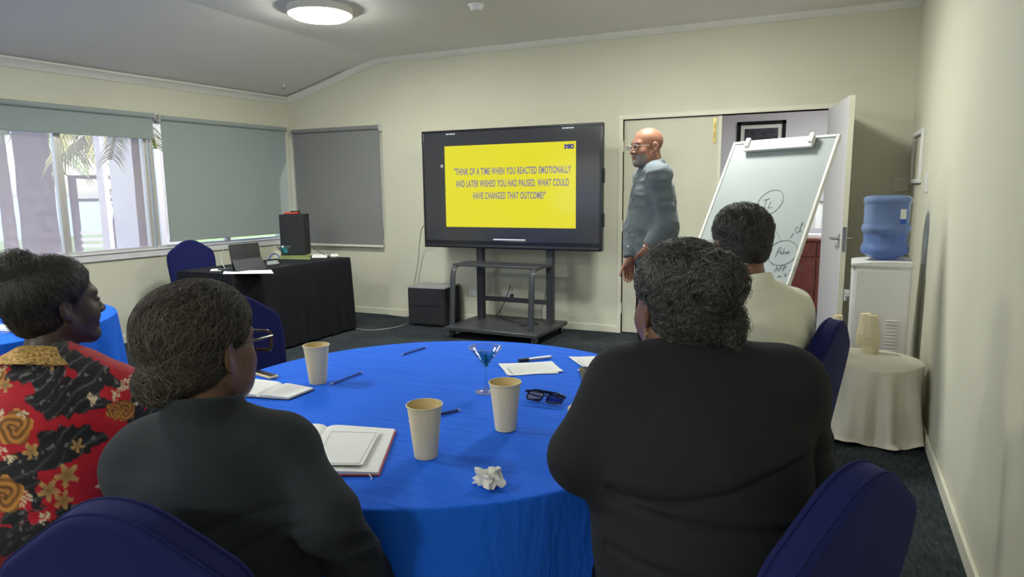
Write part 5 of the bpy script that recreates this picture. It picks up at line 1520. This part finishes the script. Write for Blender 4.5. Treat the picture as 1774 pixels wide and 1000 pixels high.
class Person: pass
def person(label, group_cat, headw, byaw, hyaw, hpitch=0, hroll=0, lean=.08, seat=True, skin=(.15,.085,.06), sc=1.0, shw=.185, chest=(.165,.115), belly=(.165,.125), hip=(.185,.125),
           arms=None, hipz=.56, neck_r=.052, jowl=0, legs=None, body_h=.013, sh_drop=.075, hsc=1.0, neckdrop=.155, armr=(.052,.044,.030), hx=0.0, hdir=None):
    """headw: world position of the head centre; arms: ((elbowL,wristL),(elbowR,wristR)) as world points or None"""
    A = radians(byaw); Rb = np.array([[cos(A),-sin(A),0],[sin(A),cos(A),0],[0,0,1]])
    p = Person(); p.A = A; p.Rb = Rb
    p.hl = np.array([hx, lean, headw[2]]); root = np.array(headw)-Rb@np.array([hx, lean, 0]); p.root = np.array([root[0], root[1], 0])
    p.l = lambda w: tuple(Rb.T@(np.array(w)-p.root))
    p.w = lambda l: Rb@np.array(l)+p.root
    p.Rh = rotm(radians(hyaw-byaw), radians(hpitch), radians(hroll))
    hz = headw[2]; p.hz = hz
    nb = np.array([hx*.75, lean*.72-.012, hz-neckdrop*sc]); p.nb = nb
    cz = nb[2]-.17; sp = np.array([0, 0, hipz])
    mid = lambda t: sp+(nb-sp)*t
    p.sp = sp; p.mid = mid
    shz = nb[2]-sh_drop
    p.sh = {-1: np.array([nb[0]*.2-shw, nb[1]-.005, shz]), 1: np.array([nb[0]*.2+shw, nb[1]-.005, shz])}
    p.shw = shw; p.chest = chest; p.belly = belly; p.hip = hip; p.armr = armr
    p.arm = {}
    for sx, a in zip((-1,1), arms): p.arm[sx] = (np.array(p.l(a[0])), np.array(p.l(a[1])))
    H = {}
    for sx in (-1,1):
        h_ = np.array([sx*.095, .02, hipz-.02])
        if legs: kn, an = [np.array(q) for q in legs[sx]]
        elif seat: kn = np.array([sx*.14, .44, .50]); an = np.array([sx*.13, .46, .09])
        else: kn = np.array([sx*.10, .03, .50]); an = np.array([sx*.11, -.01, .085])
        H[sx] = (h_, kn, an)
    p.leg = H; p.seat = seat
    # ---- body (one continuous skin surface)
    pts = [p.hl]+[q for sx in (-1,1) for q in (*p.arm[sx], *H[sx], p.sh[sx])]+[sp]
    lo = np.min(pts, 0)-.20; hi = np.max(pts, 0)+.20; lo[2] = .0; hi[2] = hz+.15; p.lo, p.hi = lo, hi
    hc = p.hl
    F = Field(lo, hi, body_h, [((hc[0]-.115,hc[1]-.13,hc[2]-.15),(hc[0]+.115,hc[1]+.14,hc[2]+.14),.0036)])
    trunk(F, p, -.008)
    F.rc(nb+[0,-.01,-.03], hc+p.Rh@np.array([0,-.022,-.045]), neck_r*1.1, neck_r, .04)
    for sx in (-1,1):
        e, w_ = p.arm[sx]; F.rc(p.sh[sx], e, armr[0]-.006, armr[1]-.006, .03); F.rc(e, w_, armr[1]-.006, armr[2]-.004, .02)
        h_, kn, an = H[sx]; F.rc(h_, kn, .085, .058, .05); F.rc(kn, an, .056, .036, .03)
    p.T = head_field(F, hc, p.Rh, hsc, jowl=jowl)
    P, Q = F.mesh(); P = relax(P, Q, 1, .35)
    parts = [(P, Q)]
    p.hands = []
    for sx in (-1,1):
        e, w_ = p.arm[sx]; d = w_-e; d /= np.linalg.norm(d)
        hd = getattr(p, 'hd', {}).get(sx)
        if seat: n_ = (0, -.25, -1); dd = d*.6+np.array([-sx*.25,.8,-.05]); cr = .35
        else: n_ = (-sx, 0, 0); dd = np.array(((.45,0,-1) if sx < 0 else hdir) if hdir else d, float); cr = .4
        side = 1
        # thumb side: inner side of the body
        w_axis = np.cross(dd, np.array(n_)); 
        want = np.array([-sx, .3, 0]) if seat else np.array([0, 1, 0]); side = 1 if w_axis@want > 0 else -1
        parts.append(hand_mesh(w_, dd, n_, cr, side, .98*sc, .10 if seat else .02))
    P, Q = join_pq(parts)
    q = (P-hc)@p.Rh/hsc; head = np.linalg.norm(q, axis=1) < .16
    col = np.tile(np.array(skin), (len(P),1))*(1+.10*vnoise(P, 25, 1)[:,None]+.05*vnoise(P, 90, 2)[:,None])
    lip = head & (q[:,1] > .075) & (q[:,2] < -.052) & (q[:,2] > -.078) & (abs(q[:,0]) < .024)
    col[lip] *= np.array([1.15, .75, .75])
    brow = head & (q[:,1] > .07) & (abs(q[:,2]-.021-.12*(abs(q[:,0])-.03)*-1) < .0045) & (abs(q[:,0]) > .013) & (abs(q[:,0]) < .048)
    col[brow] *= .3
    p.q = q; p.col = col
    o = np_mesh('person', P, Q, 'skin', None, col)
    o.location = p.root; o.rotation_euler = (0,0,A)
    p.o = o; tag(o, label, 'person')
    for sx in (-1,1):
        c = hc+p.Rh@(np.array([sx*.031, .0795, -.003])*hsc)
        m = MB(); m.T = Matrix.Translation(c) @ Matrix(p.Rh.tolist()).to_4x4()
        m.lathe([(0,-.0118*hsc),(.006*hsc,-.0102*hsc),(.0102*hsc,-.006*hsc),(.0118*hsc,0),(.0102*hsc,.006*hsc),(.0075*hsc,.0091*hsc)], 20, ax=(0,1,0), caps=False)
        m.mi = 1; m.lathe([(.0075*hsc,.0091*hsc),(.004*hsc,.0112*hsc),(0,.0119*hsc)], 20, ax=(0,1,0), caps=False)
        m.build('eye', ['eye_white','eye_dark'], o)
    return p
def trunk(F, p, pad, top_only=False, k=.05):
    sp, nb = p.sp, p.nb; m = p.mid
    P2 = lambda r: (r[0]+pad, r[1]+pad)
    F.ec(sp+[0,0,-.02], m(.35), P2(p.hip), P2(p.belly), k)
    F.ec(m(.35), m(.68), P2(p.belly), P2(p.chest), k)
    F.ec(m(.68), m(.86), P2(p.chest), (p.shw*.82+pad, .085+pad), k)
    F.rc(p.sh[-1]*.92+nb*.08, p.sh[1]*.92+nb*.08, .060+pad, .060+pad, k)
    for sx in (-1,1): F.rc(nb+[sx*.025,-.01,-.01], p.sh[sx]*.9+nb*.1+[0,0,.012], .040+pad, .036+pad, .04)
def top_garment(p, name, mname, pad=.012, h=.0065, cuffs=True, hem=None, fold=.004, fseed=0, sleeve=1.0, collar=None, extra=None, armk=.03, colfn=None, foldfn=None, armpad=.006, fscale=7.0):
    lo, hi = p.lo.copy(), p.hi.copy(); lo[2] = (hem if hem else p.sp[2]-.12)-.03; hi[2] = p.hz-.02
    ym = max(p.arm[1][1][1], p.arm[-1][1][1], .2)+.12; hi[1] = min(hi[1], ym+.05)
    F = Field(lo, hi, h)
    for sx in (-1,1):
        e, w_ = p.arm[sx]; r0, r1, r2 = [q+armpad+pad*.3 for q in p.armr]
        F.rc(p.sh[sx], e, r0, r1, armk)
        we = e+(w_-e)*min(1, sleeve)
        if sleeve > 0: F.rc(e, we, r1, r1+(r2-r1)*sleeve+.004, .02)
        d = (we-e)/np.linalg.norm(we-e) if sleeve > 0 else (e-p.sh[sx])/np.linalg.norm(e-p.sh[sx])
        if sleeve > 0: F.cut(we-d*.012, d, we-.08, we+.09)
        else:
            F.cut(e-d*.01, d, e-.09, e+.11)
    trunk(F, p, pad)
    if collar:
        c, r, th, hh, ty = collar   # centre offset from neck base, radius, thickness, half height, tilt
        c = p.nb+np.array(c)
        def fn(X, Y, Z):
            y = Y-c[1]; z = Z-c[2]+y*ty; rad = np.sqrt((X-c[0])**2+(y*1.02)**2)
            return np.maximum(np.abs(rad-r-z*-.12)-th, np.abs(z)-hh)
        F.put(c-r-.03, c+r+.03, fn, .008)
    if extra: extra(F)
    if hem: F.cut((0,0,hem), (0,0,-1), lo, (hi[0],hi[1],hem+.1))
    P, Q = F.mesh(); P = relax(P, Q, 2, .4); N = vnormals(P, Q)
    W = P*np.array([1,1,1.0])
    n1 = vnoise(W*np.array([1,1,2.2])+.15*vnoise(W,4,11)[:,None], fscale, 3+fseed); n2 = vnoise(W*np.array([1,1,1.8]), fscale*2.3, 4+fseed)
    disp = fold*(1-np.abs(n1)*2.2)+fold*.35*n2
    if foldfn is not None: disp = disp+foldfn(P, p)
    P = P+N*disp[:,None]
    col = colfn(P, p) if colfn else None
    return np_mesh(name, P, Q, mname, p.o, col), P, Q
def bottoms(p, mname, name='trousers', pad=.012, h=.010, skirt=False):
    lo, hi = p.lo.copy(), p.hi.copy(); hi[2] = p.sp[2]+.12; lo[2] = .05
    F = Field(lo, hi, h)
    F.ec(p.sp+[0,0,.03], p.sp+[0,0,-.03], (p.hip[0]+pad*.6, p.hip[1]+pad*.6), (p.hip[0]+pad*.6, p.hip[1]+pad*.6), .03)
    for sx in (-1,1):
        h_, kn, an = p.leg[sx]; F.rc(h_, kn, .085+pad, .064+pad, .05); F.rc(kn, an, .064+pad, .048+pad, .03)
        F.cut(an+[0,0,.0], (0,0,-1), an-.12, an+.1)
    if skirt: F.ec(p.sp+[0,.05,-.02], (0,.40,.50), (.19,.10), (.20,.09), .03)
    P, Q = F.mesh(); P = relax(P, Q, 2, .4); N = vnormals(P, Q); P = P+N*(.004*(1-2*np.abs(vnoise(P, 9, 8))))[:,None]
    return np_mesh(name, P, Q, mname, p.o)
def shoes(p):
    for sx in (-1,1):
        an = p.leg[sx][2]; F = Field((an[0]-.08, an[1]-.12, 0), (an[0]+.08, an[1]+.24, .14), .0075)
        F.rc((an[0],an[1]-.03,.045),(an[0]+sx*.01,an[1]+.08,.042), .040,.040,.02); F.ell((an[0]+sx*.015,an[1]+.13,.036),(.044,.075,.034),None,.03); F.rc((an[0],an[1],.05),(an[0],an[1],.10),.042,.044,.03)
        F.cut((0,0,.006),(0,0,-1),(an[0]-.1,an[1]-.2,0),(an[0]+.1,an[1]+.3,.05))
        F.cut((0,0,.115),(0,0,1),(an[0]-.1,an[1]-.2,.09),(an[0]+.1,an[1]+.3,.2))
        P, Q = F.mesh(); np_mesh('shoe', relax(P,Q,1), Q, 'shoe_black', p.o)
def hair_cap(p, off=.012, h=.0038, hl=(.012,.9,.3,.0), back=-.075, lumps=(), disp=.003, dscale=60, hsc=1.0, mname='hair_black', bx=(.16,.19,.17), name='hair', seed=0, ears=True):
    """shell over the skull; hl = hairline plane(y0, slope above, slope below, z split); lumps = extra ellipsoids (centre, radii, k) in head space"""
    F = Field((-bx[0],-bx[1],-.16),(bx[0],.13,bx[2]), h)
    F.ell((0,-.012,.036),(.0755+off,.097+off,.082+off), None, .01)
    F.ell((0,-.045,-.02),(.062+off*.8,.060+off*.6,.070), None, .03)
    y0_, s1, s2, zs = hl
    def fn(X, Y, Z):
        a_ = np.where(Z > zs, (Y-y0_-s1*(Z-zs))/sqrt(1+s1*s1), (Y-y0_-s2*(Z-zs))/sqrt(1+s2*s2)); return -np.maximum(a_, back-Z)+0*X
    sl, X, Y, Z = F.box((-1,-1,-1),(1,1,1)); B = -fn(X,Y,Z); A = F.D; kk = .014; hh = np.maximum(kk-np.abs(A-B),0)/kk; F.D = np.maximum(A,B)+hh*hh*kk*.25
    for c, r, k in lumps: F.ell(c, r, None, k)
    if ears:
        for sx in (-1,1): F.ell((sx*.095,-.002,-.008),(.034,.023,.034), None, .010, sub=True)
    G = F.D.copy(); ax = F.ax
    P, Q = F.mesh(); P = relax(P, Q, 1); N = vnormals(P, Q)
    P = P+N*(disp*(vnoise(P, dscale, 20+seed)+.6*vnoise(P, dscale*2.1, 21+seed)))[:,None]
    P *= hsc
    Pb = P@p.Rh.T+p.hl
    o = np_mesh(name, Pb, Q, mname, p.o)
    return o, F, P, vnormals(P, Q)
def sampler(F):
    D = F.D; ax = F.ax; lo = np.array([a[0] for a in ax]); hs = np.array([(a[-1]-a[0])/(len(a)-1) for a in ax]); n = np.array(D.shape)
    def S(p):
        t = np.clip((p-lo)/hs, 0, n-1.001); i = t.astype(int); f = t-i; r = 0
        for dx in (0,1):
            for dy in (0,1):
                for dz in (0,1):
                    r = r+D[i[:,0]+dx,i[:,1]+dy,i[:,2]+dz]*(f[:,0] if dx else 1-f[:,0])*(f[:,1] if dy else 1-f[:,1])*(f[:,2] if dz else 1-f[:,2])
        return r
    def Gd(p, e=.004):
        g = np.stack([S(p+np.eye(3)[k]*e)-S(p-np.eye(3)[k]*e) for k in range(3)], 1); return g/(np.linalg.norm(g,axis=1)[:,None]+1e-9)
    return S, Gd
def hair_strands(p, F, P, N, n, steps, step, dirf, mname, rad=.0006, lift=.0015, curl=.0, cwav=.012, fly=0.0, jit=.35, hsc=1.0, coh=0, seed=0, name='hair_strands', region=None):
    rr = np.random.default_rng(50+seed); P0 = P/hsc
    idx = np.arange(len(P0))
    if region is not None: idx = idx[region(P0)]
    idx = rr.choice(idx, n); p0 = P0[idx]+N[idx]*.0; S, Gd = sampler(F)
    pts = np.zeros((n, steps, 3)); cur = p0.copy(); jd = rr.normal(0, 1, (n,3)); ph = rr.uniform(0, 6.28, n)
    if coh: ph = 6.28*1.6*vnoise(p0, coh, 77)+rr.normal(0,.5,n); jd = np.stack([vnoise(p0, coh*1.6, 78+k)*1.8 for k in range(3)],1)+jd*.25
    lf = lift*rr.uniform(.2, 1.6, n)
    fl = (rr.random(n) < .25)*fly*rr.random(n)
    for s in range(steps):
        g = Gd(cur); d = dirf(cur)+jd*jit; d = d-g*(d*g).sum(1)[:,None]; d /= np.linalg.norm(d,axis=1)[:,None]+1e-9
        b = np.cross(g, d); a_ = ph+s*step/cwav*6.28
        amp = curl*min(1, s/3)
        pts[:, s] = cur+g*(lf+fl*s/steps+amp*(.5+.5*np.sin(a_)))[:,None]+b*(amp*np.cos(a_))[:,None]
        cur = cur+d*step; g2 = Gd(cur); cur = cur-g2*(S(cur))[:,None]
    pts = pts*hsc; pts = pts.reshape(-1,3)@p.Rh.T+p.hl
    h = bpy.data.hair_curves.new(name); h.add_curves([steps]*n)
    h.attributes['position'].data.foreach_set('vector', pts.astype(np.float32).ravel())
    ra = h.attributes.get('radius') or h.attributes.new('radius', 'FLOAT', 'POINT')
    prof = np.tile(np.linspace(1, .35, steps)*rad, n); ra.data.foreach_set('value', prof.astype(np.float32))
    h.materials.append(MATS[mname])
    o = bpy.data.objects.new(name, h); COL.objects.link(o); o.parent = p.o; o['kind'] = 'stuff'
    return o
def wear_glasses(p, frame, lens, w=.050, h=.036, rim=.002, y=.104, z=.0, temple=.105, round_=.012, hsc=1.0, temple_mat=None):
    g = spectacles('glasses', w, h, frame, lens, rim, temple, False, None, round_)
    Mh = Matrix(p.Rh.tolist()).to_4x4(); g.parent = p.o
    g.matrix_local = Matrix.Translation(Vector(p.hl)) @ Mh @ Matrix.Translation((0,y*hsc,z)) @ Matrix.Scale(hsc*1.12,4,(1,0,0))
    return g

# ---------------------------------------------------------------- woman in glasses and charcoal blazer (left)
hw = at_depth(352, 603, 1.30)
P1 = person('person seated in a dark blazer and tortoiseshell glasses, hair in a low bun', 'person', hw, 33, 0, hpitch=-2, lean=.16, skin=(.17,.085,.055), shw=.126, chest=(.138,.112), belly=(.155,.125), hip=(.185,.13),
            arms=((at_depth(285,930,1.50), at_depth(360,990,1.75)), (at_depth(568,900,1.22), at_depth(672,1060,1.42))), hipz=.57, armr=(.052,.048,.033), jowl=1, hx=-.03, neckdrop=.145, sh_drop=.06)
def f1(P, p):
    w = np.exp(-((P[:,0]-.10)/.09)**2)*(P[:,1] < p.mid(.6)[1]+.05); r_ = 0
    for z0_, s_, d_, w_ in ((.80,.35,.008,.006),(.845,.15,.006,.007),(.76,.5,.006,.006),(.90,-.2,.004,.008),(.72,.2,.006,.008)): r_ = r_-d_*np.exp(-((P[:,2]-z0_-s_*(P[:,0]-.1)-.006*np.sin(P[:,0]*30))/w_)**2)
    return r_*w
top_garment(P1, 'blazer', 'charcoal_blazer', pad=.012, h=.005, fold=.005, fseed=1, collar=((0,-.004,.030), .068, .008, .034, .25), foldfn=f1)
bottoms(P1, 'trouser_black'); shoes(P1)
ho, HF, HP, HN = hair_cap(P1, .017, hl=(.016,.85,.25,.0), back=-.100, lumps=(((-.0,-.098,-.050),(.052,.042,.040),.012),((0,-.06,.045),(.078,.062,.066),.03)), disp=.0016, dscale=120, seed=1)
d1_ = lambda q: np.array([0,-.11,-.05])-q
hair_strands(P1, HF, HP, HN, 9000, 7, .0065, d1_, 'hair_strand_grey', rad=.00042, lift=.0018, curl=.0016, cwav=.008, jit=.05, seed=1)
wear_glasses(P1, 'tortoise', 'lens_glass', w=.053, h=.042, rim=.0032, y=.108, temple=.11)

# ---------------------------------------------------------------- woman in black (right)
hw = at_depth(1178, 528, 1.32)
P2 = person('person seated from behind in a black jacket, dark curly hair pinned up', 'person', hw, 24, 42, hpitch=-4, lean=.12, skin=(.16,.075,.050), hx=-.045, shw=.158, chest=(.180,.145), belly=(.185,.16), hip=(.20,.16),
            arms=((at_depth(1018,790,1.30), at_depth(1085,800,1.62)), (at_depth(1385,820,1.50), at_depth(1300,830,1.75))), hipz=.58, armr=(.066,.060,.038), neckdrop=.105, sh_drop=.055, neck_r=.058)
def f2(P, p):
    back = (P[:,1] < p.mid(.5)[1]+.02)
    a = -.010*np.exp(-((P[:,2]-.895-.16*P[:,0]-.01*np.sin(P[:,0]*14))/.006)**2)+.004*np.exp(-((P[:,2]-.915-.16*P[:,0])/.014)**2)-.008*np.exp(-((P[:,2]-.83+.10*P[:,0])/.007)**2)-.005*np.exp(-((P[:,2]-.745+.05*P[:,0])/.009)**2)*(P[:,0] < .12)
    return a*back*(np.abs(P[:,0]) < .21)
top_garment(P2, 'jacket', 'black_blazer', pad=.014, h=.005, fold=.006, fseed=5, foldfn=f2, fscale=5.0)
bottoms(P2, 'trouser_black'); shoes(P2)
ho, HF, HP, HN = hair_cap(P2, .009, hl=(.006,.85,.25,.01), back=-.088, lumps=(((.000,-.124,.053),(.046,.043,.049),.002),((.040,-.085,-.030),(.032,.036,.045),.006),((-.0,-.03,.040),(.080,.080,.064),.03)), disp=.006, dscale=42, seed=2)
def d2_(q):
    c = np.array([.0,-.131,.053]); r_ = q-c; near = (np.linalg.norm(r_*np.array([1,1,1]),axis=1) < .060)[:,None]
    return np.where(near, np.cross(r_, [0.3,-.8,.3]), -r_)
hair_strands(P2, HF, HP, HN, 7000, 13, .0065, d2_, 'hair_strand_dark', rad=.0008, lift=.002, curl=.0040, cwav=.026, jit=.25, fly=.004, coh=26, seed=2)
loose = lambda q: (q[:,0] > .0) & (q[:,1] < -.06)
hair_strands(P2, HF, HP, HN, 700, 12, .005, lambda q: np.tile([.2,-.1,-.6],(len(q),1)), 'hair_strand_dark', rad=.0006, lift=.005, curl=.007, cwav=.026, jit=.7, fly=.012, seed=3, region=loose)
er = P2.T(-.078,-.002,-.044)
m = MB(); m.T = Matrix.Translation(Vector(er)); m.tube([(0,.008*cos(a_),-.008+.009*sin(a_)) for a_ in np.linspace(0,2*pi,16,endpoint=False)], .0012, 6, closed=True); m.build('earring', 'gold', P2.o)

# ---------------------------------------------------------------- woman in the floral dress (far left)
hw = at_depth(98, 527, 1.80)
P3 = person('person in profile in a red floral dress, hair in a high bun', 'person', hw, 22, -10, hpitch=2, lean=.13, skin=(.050,.028,.024), shw=.185, chest=(.18,.13), belly=(.195,.15), hip=(.21,.15),
            arms=((at_depth(-90,800,2.0), at_depth(60,700,2.2)), (at_depth(218,725,1.78), at_depth(318,672,1.98))), hipz=.57, armr=(.058,.050,.034), neckdrop=.150, sh_drop=.105)
FL_C = [(40,725,27,'rose'),(212,727,17,'rose'),(15,825,28,'rose'),(195,725,14,'rose'),(10,640,22,'rose'),(105,630,13,'gold'),(250,704,15,'gold'),(60,765,14,'gold'),(110,812,20,'gold'),(80,830,18,'gold'),(100,850,16,'gold'),(30,655,12,'gold'),(150,880,12,'gold'),(160,700,8,'cream'),(215,690,9,'cream'),(228,680,9,'cream'),(17,700,8,'cream'),(30,768,8,'cream'),(14,757,8,'cream'),(45,840,8,'cream'),(50,830,7,'cream'),(165,842,9,'cream'),(180,845,8,'cream'),(172,832,7,'cream'),(55,705,7,'cream'),(198,700,7,'cream'),(205,775,10,'gold'),(240,718,8,'cream'),(130,770,12,'gold'),(185,810,7,'cream'),(35,618,7,'cream'),(22,628,7,'cream'),(70,872,8,'cream')]
def floral(P, p):
    # the print is laid on flat along the direction the back of the dress faces
    W = P@p.Rb.T+p.root; c = W-np.array([0,0,EYE]); z = 1.78
    U = np.array([*RGT]); Vv = np.array([*UPV]); cen = at_depth(130, 740, 1.78)
    ud = (cen-np.array([0,0,EYE])); ud /= np.linalg.norm(ud); uu = np.cross(ud, [0,0,1]); uu /= np.linalg.norm(uu); vv = np.cross(uu, ud)
    u_ = (W-cen)@uu*1150/1.78*1.16+130; v_ = 740-(W-cen)@vv*1150/1.78
    n = len(P); Z3 = np.zeros(n)
    pn = np.c_[u_, v_, Z3]
    red = np.array([.42,.008,.022]); col = np.tile(red, (n,1))*(1+.12*vnoise(pn, .05, 30))[:,None]
    # black scrolls: thresholded warped bands, streaked
    wx = u_+16*vnoise(pn, .018, 31)+6*vnoise(pn,.06,38); wy = v_+16*vnoise(pn+9, .018, 32)
    b1 = vnoise(np.c_[wx, wy, Z3], .016, 33)+.35*vnoise(np.c_[wx,wy,Z3], .045, 34)
    st = np.sin((wx*.55+wy*.9)*.30+4*vnoise(pn,.02,36)); 
    blk = (b1 > .22)|((b1 > .14) & (st > .2))
    def scroll(cx_, cy_, rx, ry, a0=0):
        X = (u_-cx_); Y = (v_-cy_); xr = X*cos(a0)+Y*sin(a0); yr = -X*sin(a0)+Y*cos(a0); rad = np.sqrt((xr/rx)**2+(yr/ry)**2); return rad
    for cx_, cy_, rx, ry, a0 in ((75,640,48,22,.1),(130,690,60,34,-.2),(165,650,60,20,.7),(60,785,90,16,0),(120,760,60,26,.1),(30,895,60,26,0),(120,700,75,18,.2)):
        rad = scroll(cx_,cy_,rx,ry,a0); edge = 1+.13*np.sin(np.arctan2(v_-cy_,u_-cx_)*9+cx_)
        blk |= rad < edge*.9
    col[blk] = np.array([.012,.012,.015])+np.array([.13,.125,.13])*(np.clip(st[blk],0,1)**10*(.5+.5*vnoise(pn[blk],.05,39)))[:,None]
    fe = blk & (vnoise(np.c_[wx*.5+wy, wx-wy*.3, Z3], .12, 35) > .55); col[fe] = (.16,.15,.16)
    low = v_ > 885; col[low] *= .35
    for cx_, cy_, r, kind in FL_C:
        X = u_-cx_; Y = v_-cy_; rad = np.sqrt(X*X+Y*Y)+1e-6; th = np.arctan2(Y, X)
        if kind == 'rose':
            R_ = r*(1+.10*np.sin(5*th+cx_)); ins = rad < R_; sw = np.sin(rad/r*15+2.2*th+1.2*np.sin(3*th))
            base = np.array([.50,.20,.045]); c_ = base*(.55+.45*sw[ins])[:,None]+np.array([.10,.05,.01])*(rad[ins]/r)[:,None]
            col[ins] = np.clip(c_, .02, 1)
        elif kind == 'gold':
            R_ = r*(.72+.28*np.cos(5*th+cx_)); ins = rad < R_; f_ = rad[ins]/r; col[ins] = np.array([.46,.27,.10])*(.45+.75*f_)[:,None]
        else:
            for k_ in range(4):
                a_ = k_*1.57+cx_; X2 = u_-cx_-r*.9*cos(a_)*(k_ > 0); Y2 = v_-cy_-r*.8*sin(a_)*(k_ > 0); r2 = np.sqrt(X2*X2+Y2*Y2); t2 = np.arctan2(Y2, X2)
                ins = r2 < r*.62*(.7+.3*np.cos(5*t2+k_)); col[ins] = (.62,.52,.36)
                ins = r2 < r*.14; col[ins] = (.45,.15,.03)
    return col
def ex3(F):
    # flared sleeve cap
    pass
top_garment(P3, 'floral_dress', 'floral_print', pad=.016, h=.0045, fold=.004, fseed=3, sleeve=0.28, colfn=floral, fscale=6.0, armpad=.018)
fabric('gold_brocade', (.42,.26,.09), weave=160, var=.7, bump=.3)
c_ = P3.nb; F = Field(c_-[.14,.14,.08], c_+[.14,.14,.10], .005)
def fnc(X, Y, Z):
    y = Y-c_[1]-.0; z = Z-c_[2]-.012+y*.35; rad = np.sqrt((X-c_[0])**2+(y*1.0)**2); return np.maximum(np.abs(rad-.092+z*1.3)-.007, np.abs(z)-.028)
F.put(c_-.13, c_+.13, fnc, .004); Pq, Qq = F.mesh(); np_mesh('collar', relax(Pq,Qq,1), Qq, 'gold_brocade', P3.o)
bottoms(P3, 'trouser_black', 'skirt', skirt=True); shoes(P3)
ho, HF, HP, HN = hair_cap(P3, .012, hl=(.022,.75,.15,.0), back=-.080, lumps=(((0,-.080,.110),(.050,.048,.044),.010),((0,-.05,.03),(.082,.072,.076),.03)), disp=.0012, dscale=100, seed=4)
hair_strands(P3, HF, HP, HN, 7000, 9, .007, lambda q: np.array([0,-.08,.125])-q, 'hair_strand_dark', rad=.00045, lift=.0014, curl=.0010, cwav=.012, jit=.03, fly=.012, seed=5)

# ---------------------------------------------------------------- man in the cream shirt
hw = at_depth(1282, 420, 2.25)
P4 = person('person seated from behind in a cream shirt, short dark wavy hair', 'person', hw, 45, 32, hpitch=-3, lean=.10, skin=(.22,.11,.075), shw=.20, chest=(.185,.125), belly=(.18,.13), hip=(.18,.13),
            arms=((at_depth(1150,640,2.2), at_depth(1120,640,1.95+.4)), (at_depth(1385,640,2.35), at_depth(1300,660,2.5))), hipz=.58, neckdrop=.150, sh_drop=.105, neck_r=.060)
top_garment(P4, 'shirt', 'cream_shirt', pad=.014, fold=.005, fseed=7, collar=((0,-.004,.018), .072, .005, .024, .22), armpad=.012)
bottoms(P4, 'trouser_black'); shoes(P4)
ho, HF, HP, HN = hair_cap(P4, .010, hl=(.030,.75,.05,.0), back=-.062, lumps=(((0,-.03,.050),(.083,.080,.064),.03),), disp=.006, dscale=36, seed=6)
hair_strands(P4, HF, HP, HN, 5000, 6, .007, lambda q: np.c_[q[:,1]*3+.2*np.sin(q[:,2]*60), -np.ones(len(q)), -q[:,2]*6-.6], 'hair_strand_dark', rad=.0008, lift=.003, curl=.004, cwav=.03, jit=.6, fly=.006, coh=30, seed=7)

# ---------------------------------------------------------------- standing man
hw = at_depth(1121, 255, 4.40)
A4 = 116
P5 = person('person standing by the screen in a grey blue shirt, bald with a grey goatee', 'person', hw, A4, 134, hpitch=-2, lean=.075, seat=False, skin=(.30,.135,.085), shw=.195, chest=(.170,.120), belly=(.165,.128), hip=(.160,.118),
            arms=((at_depth(1088,380,4.35), at_depth(1089,440,4.40)), (0,0)) if False else ((at_depth(1156,388,4.28), at_depth(1122,430,4.28)), (at_depth(1097,392,4.58), at_depth(1092,450,4.52))), hx=.0, hdir=(0,.10,-1), hipz=.95, neckdrop=.130, sh_drop=.066, armr=(.052,.046,.032), neck_r=.066, jowl=1, hsc=1.06)
q = P5.q
beard = (np.linalg.norm(q,axis=1) < .16) & (q[:,1] > .045) & (q[:,2] < -.045) & ~((q[:,1] > .085) & (q[:,2] > -.074) & (q[:,2] < -.056) & (abs(q[:,0]) < .018))
P5.col[beard] = P5.col[beard]*.3+np.array([.32,.31,.30])*.6
ca = np.ones((len(P5.col),4), np.float32); ca[:,:3] = P5.col; P5.o.data.color_attributes['Col'].data.foreach_set('color', ca.ravel())
top_garment(P5, 'shirt', 'chambray', pad=.015, h=.008, fold=.006, fseed=9, hem=.865, collar=((0,.0,.012), .080, .006, .024, .28), armpad=.010, fscale=8.0)
bottoms(P5, 'trouser_black'); shoes(P5)
wear_glasses(P5, 'clear_frame', 'lens_glass', w=.050, h=.030, rim=.0016, y=.110, z=.0, temple=.11, hsc=1.06)
for k in range(7):
    z_ = P5.nb[2]-.06-.078*k
    t_ = (z_-P5.sp[2])/(P5.nb[2]-P5.sp[2]); c_ = P5.mid(t_)
    ry = .165+.02 if t_ < .45 else .165+.02-(t_-.45)*.11
    m = MB(); yb = c_[1]+ry; 
    dgt = bpy.data.objects['shirt.001'] if 'shirt.001' in bpy.data.objects else None
    hit = None
    for ob in P5.o.children:
        if ob.name.startswith('shirt'):
            bpy.context.view_layer.update(); ok, loc_, nn, ix = ob.closest_point_on_mesh(Vector((0.0, .5, z_)))
            from mathutils.bvhtree import BVHTree
            if k == 0: bvh = BVHTree.FromPolygons([v.co for v in ob.data.vertices], [p_.vertices for p_ in ob.data.polygons])
            loc_, nn, ix, ds = bvh.ray_cast(Vector((0.0,.6,z_)), Vector((0,-1,0))); hit = (loc_, nn)
    if hit and hit[0] is not None:
        m.cyl(hit[0]-hit[1]*.001, hit[0]+hit[1]*.003, .0062, n=12); m.build('button', 'shirt_button', P5.o)
e_, w_ = P5.arm[-1]; d = Vector(w_-e_).normalized(); c_ = Vector(w_)-d*.0
m = MB(); q0 = d.orthogonal().normalized(); q1 = d.cross(q0); m.tube([c_+q0*.034*cos(a_)+q1*.034*sin(a_) for a_ in np.linspace(0,2*pi,24,endpoint=False)], .008, 8, closed=True, flat=.35)
wt = m.build('wrist_watch', 'satin_steel', P5.o);
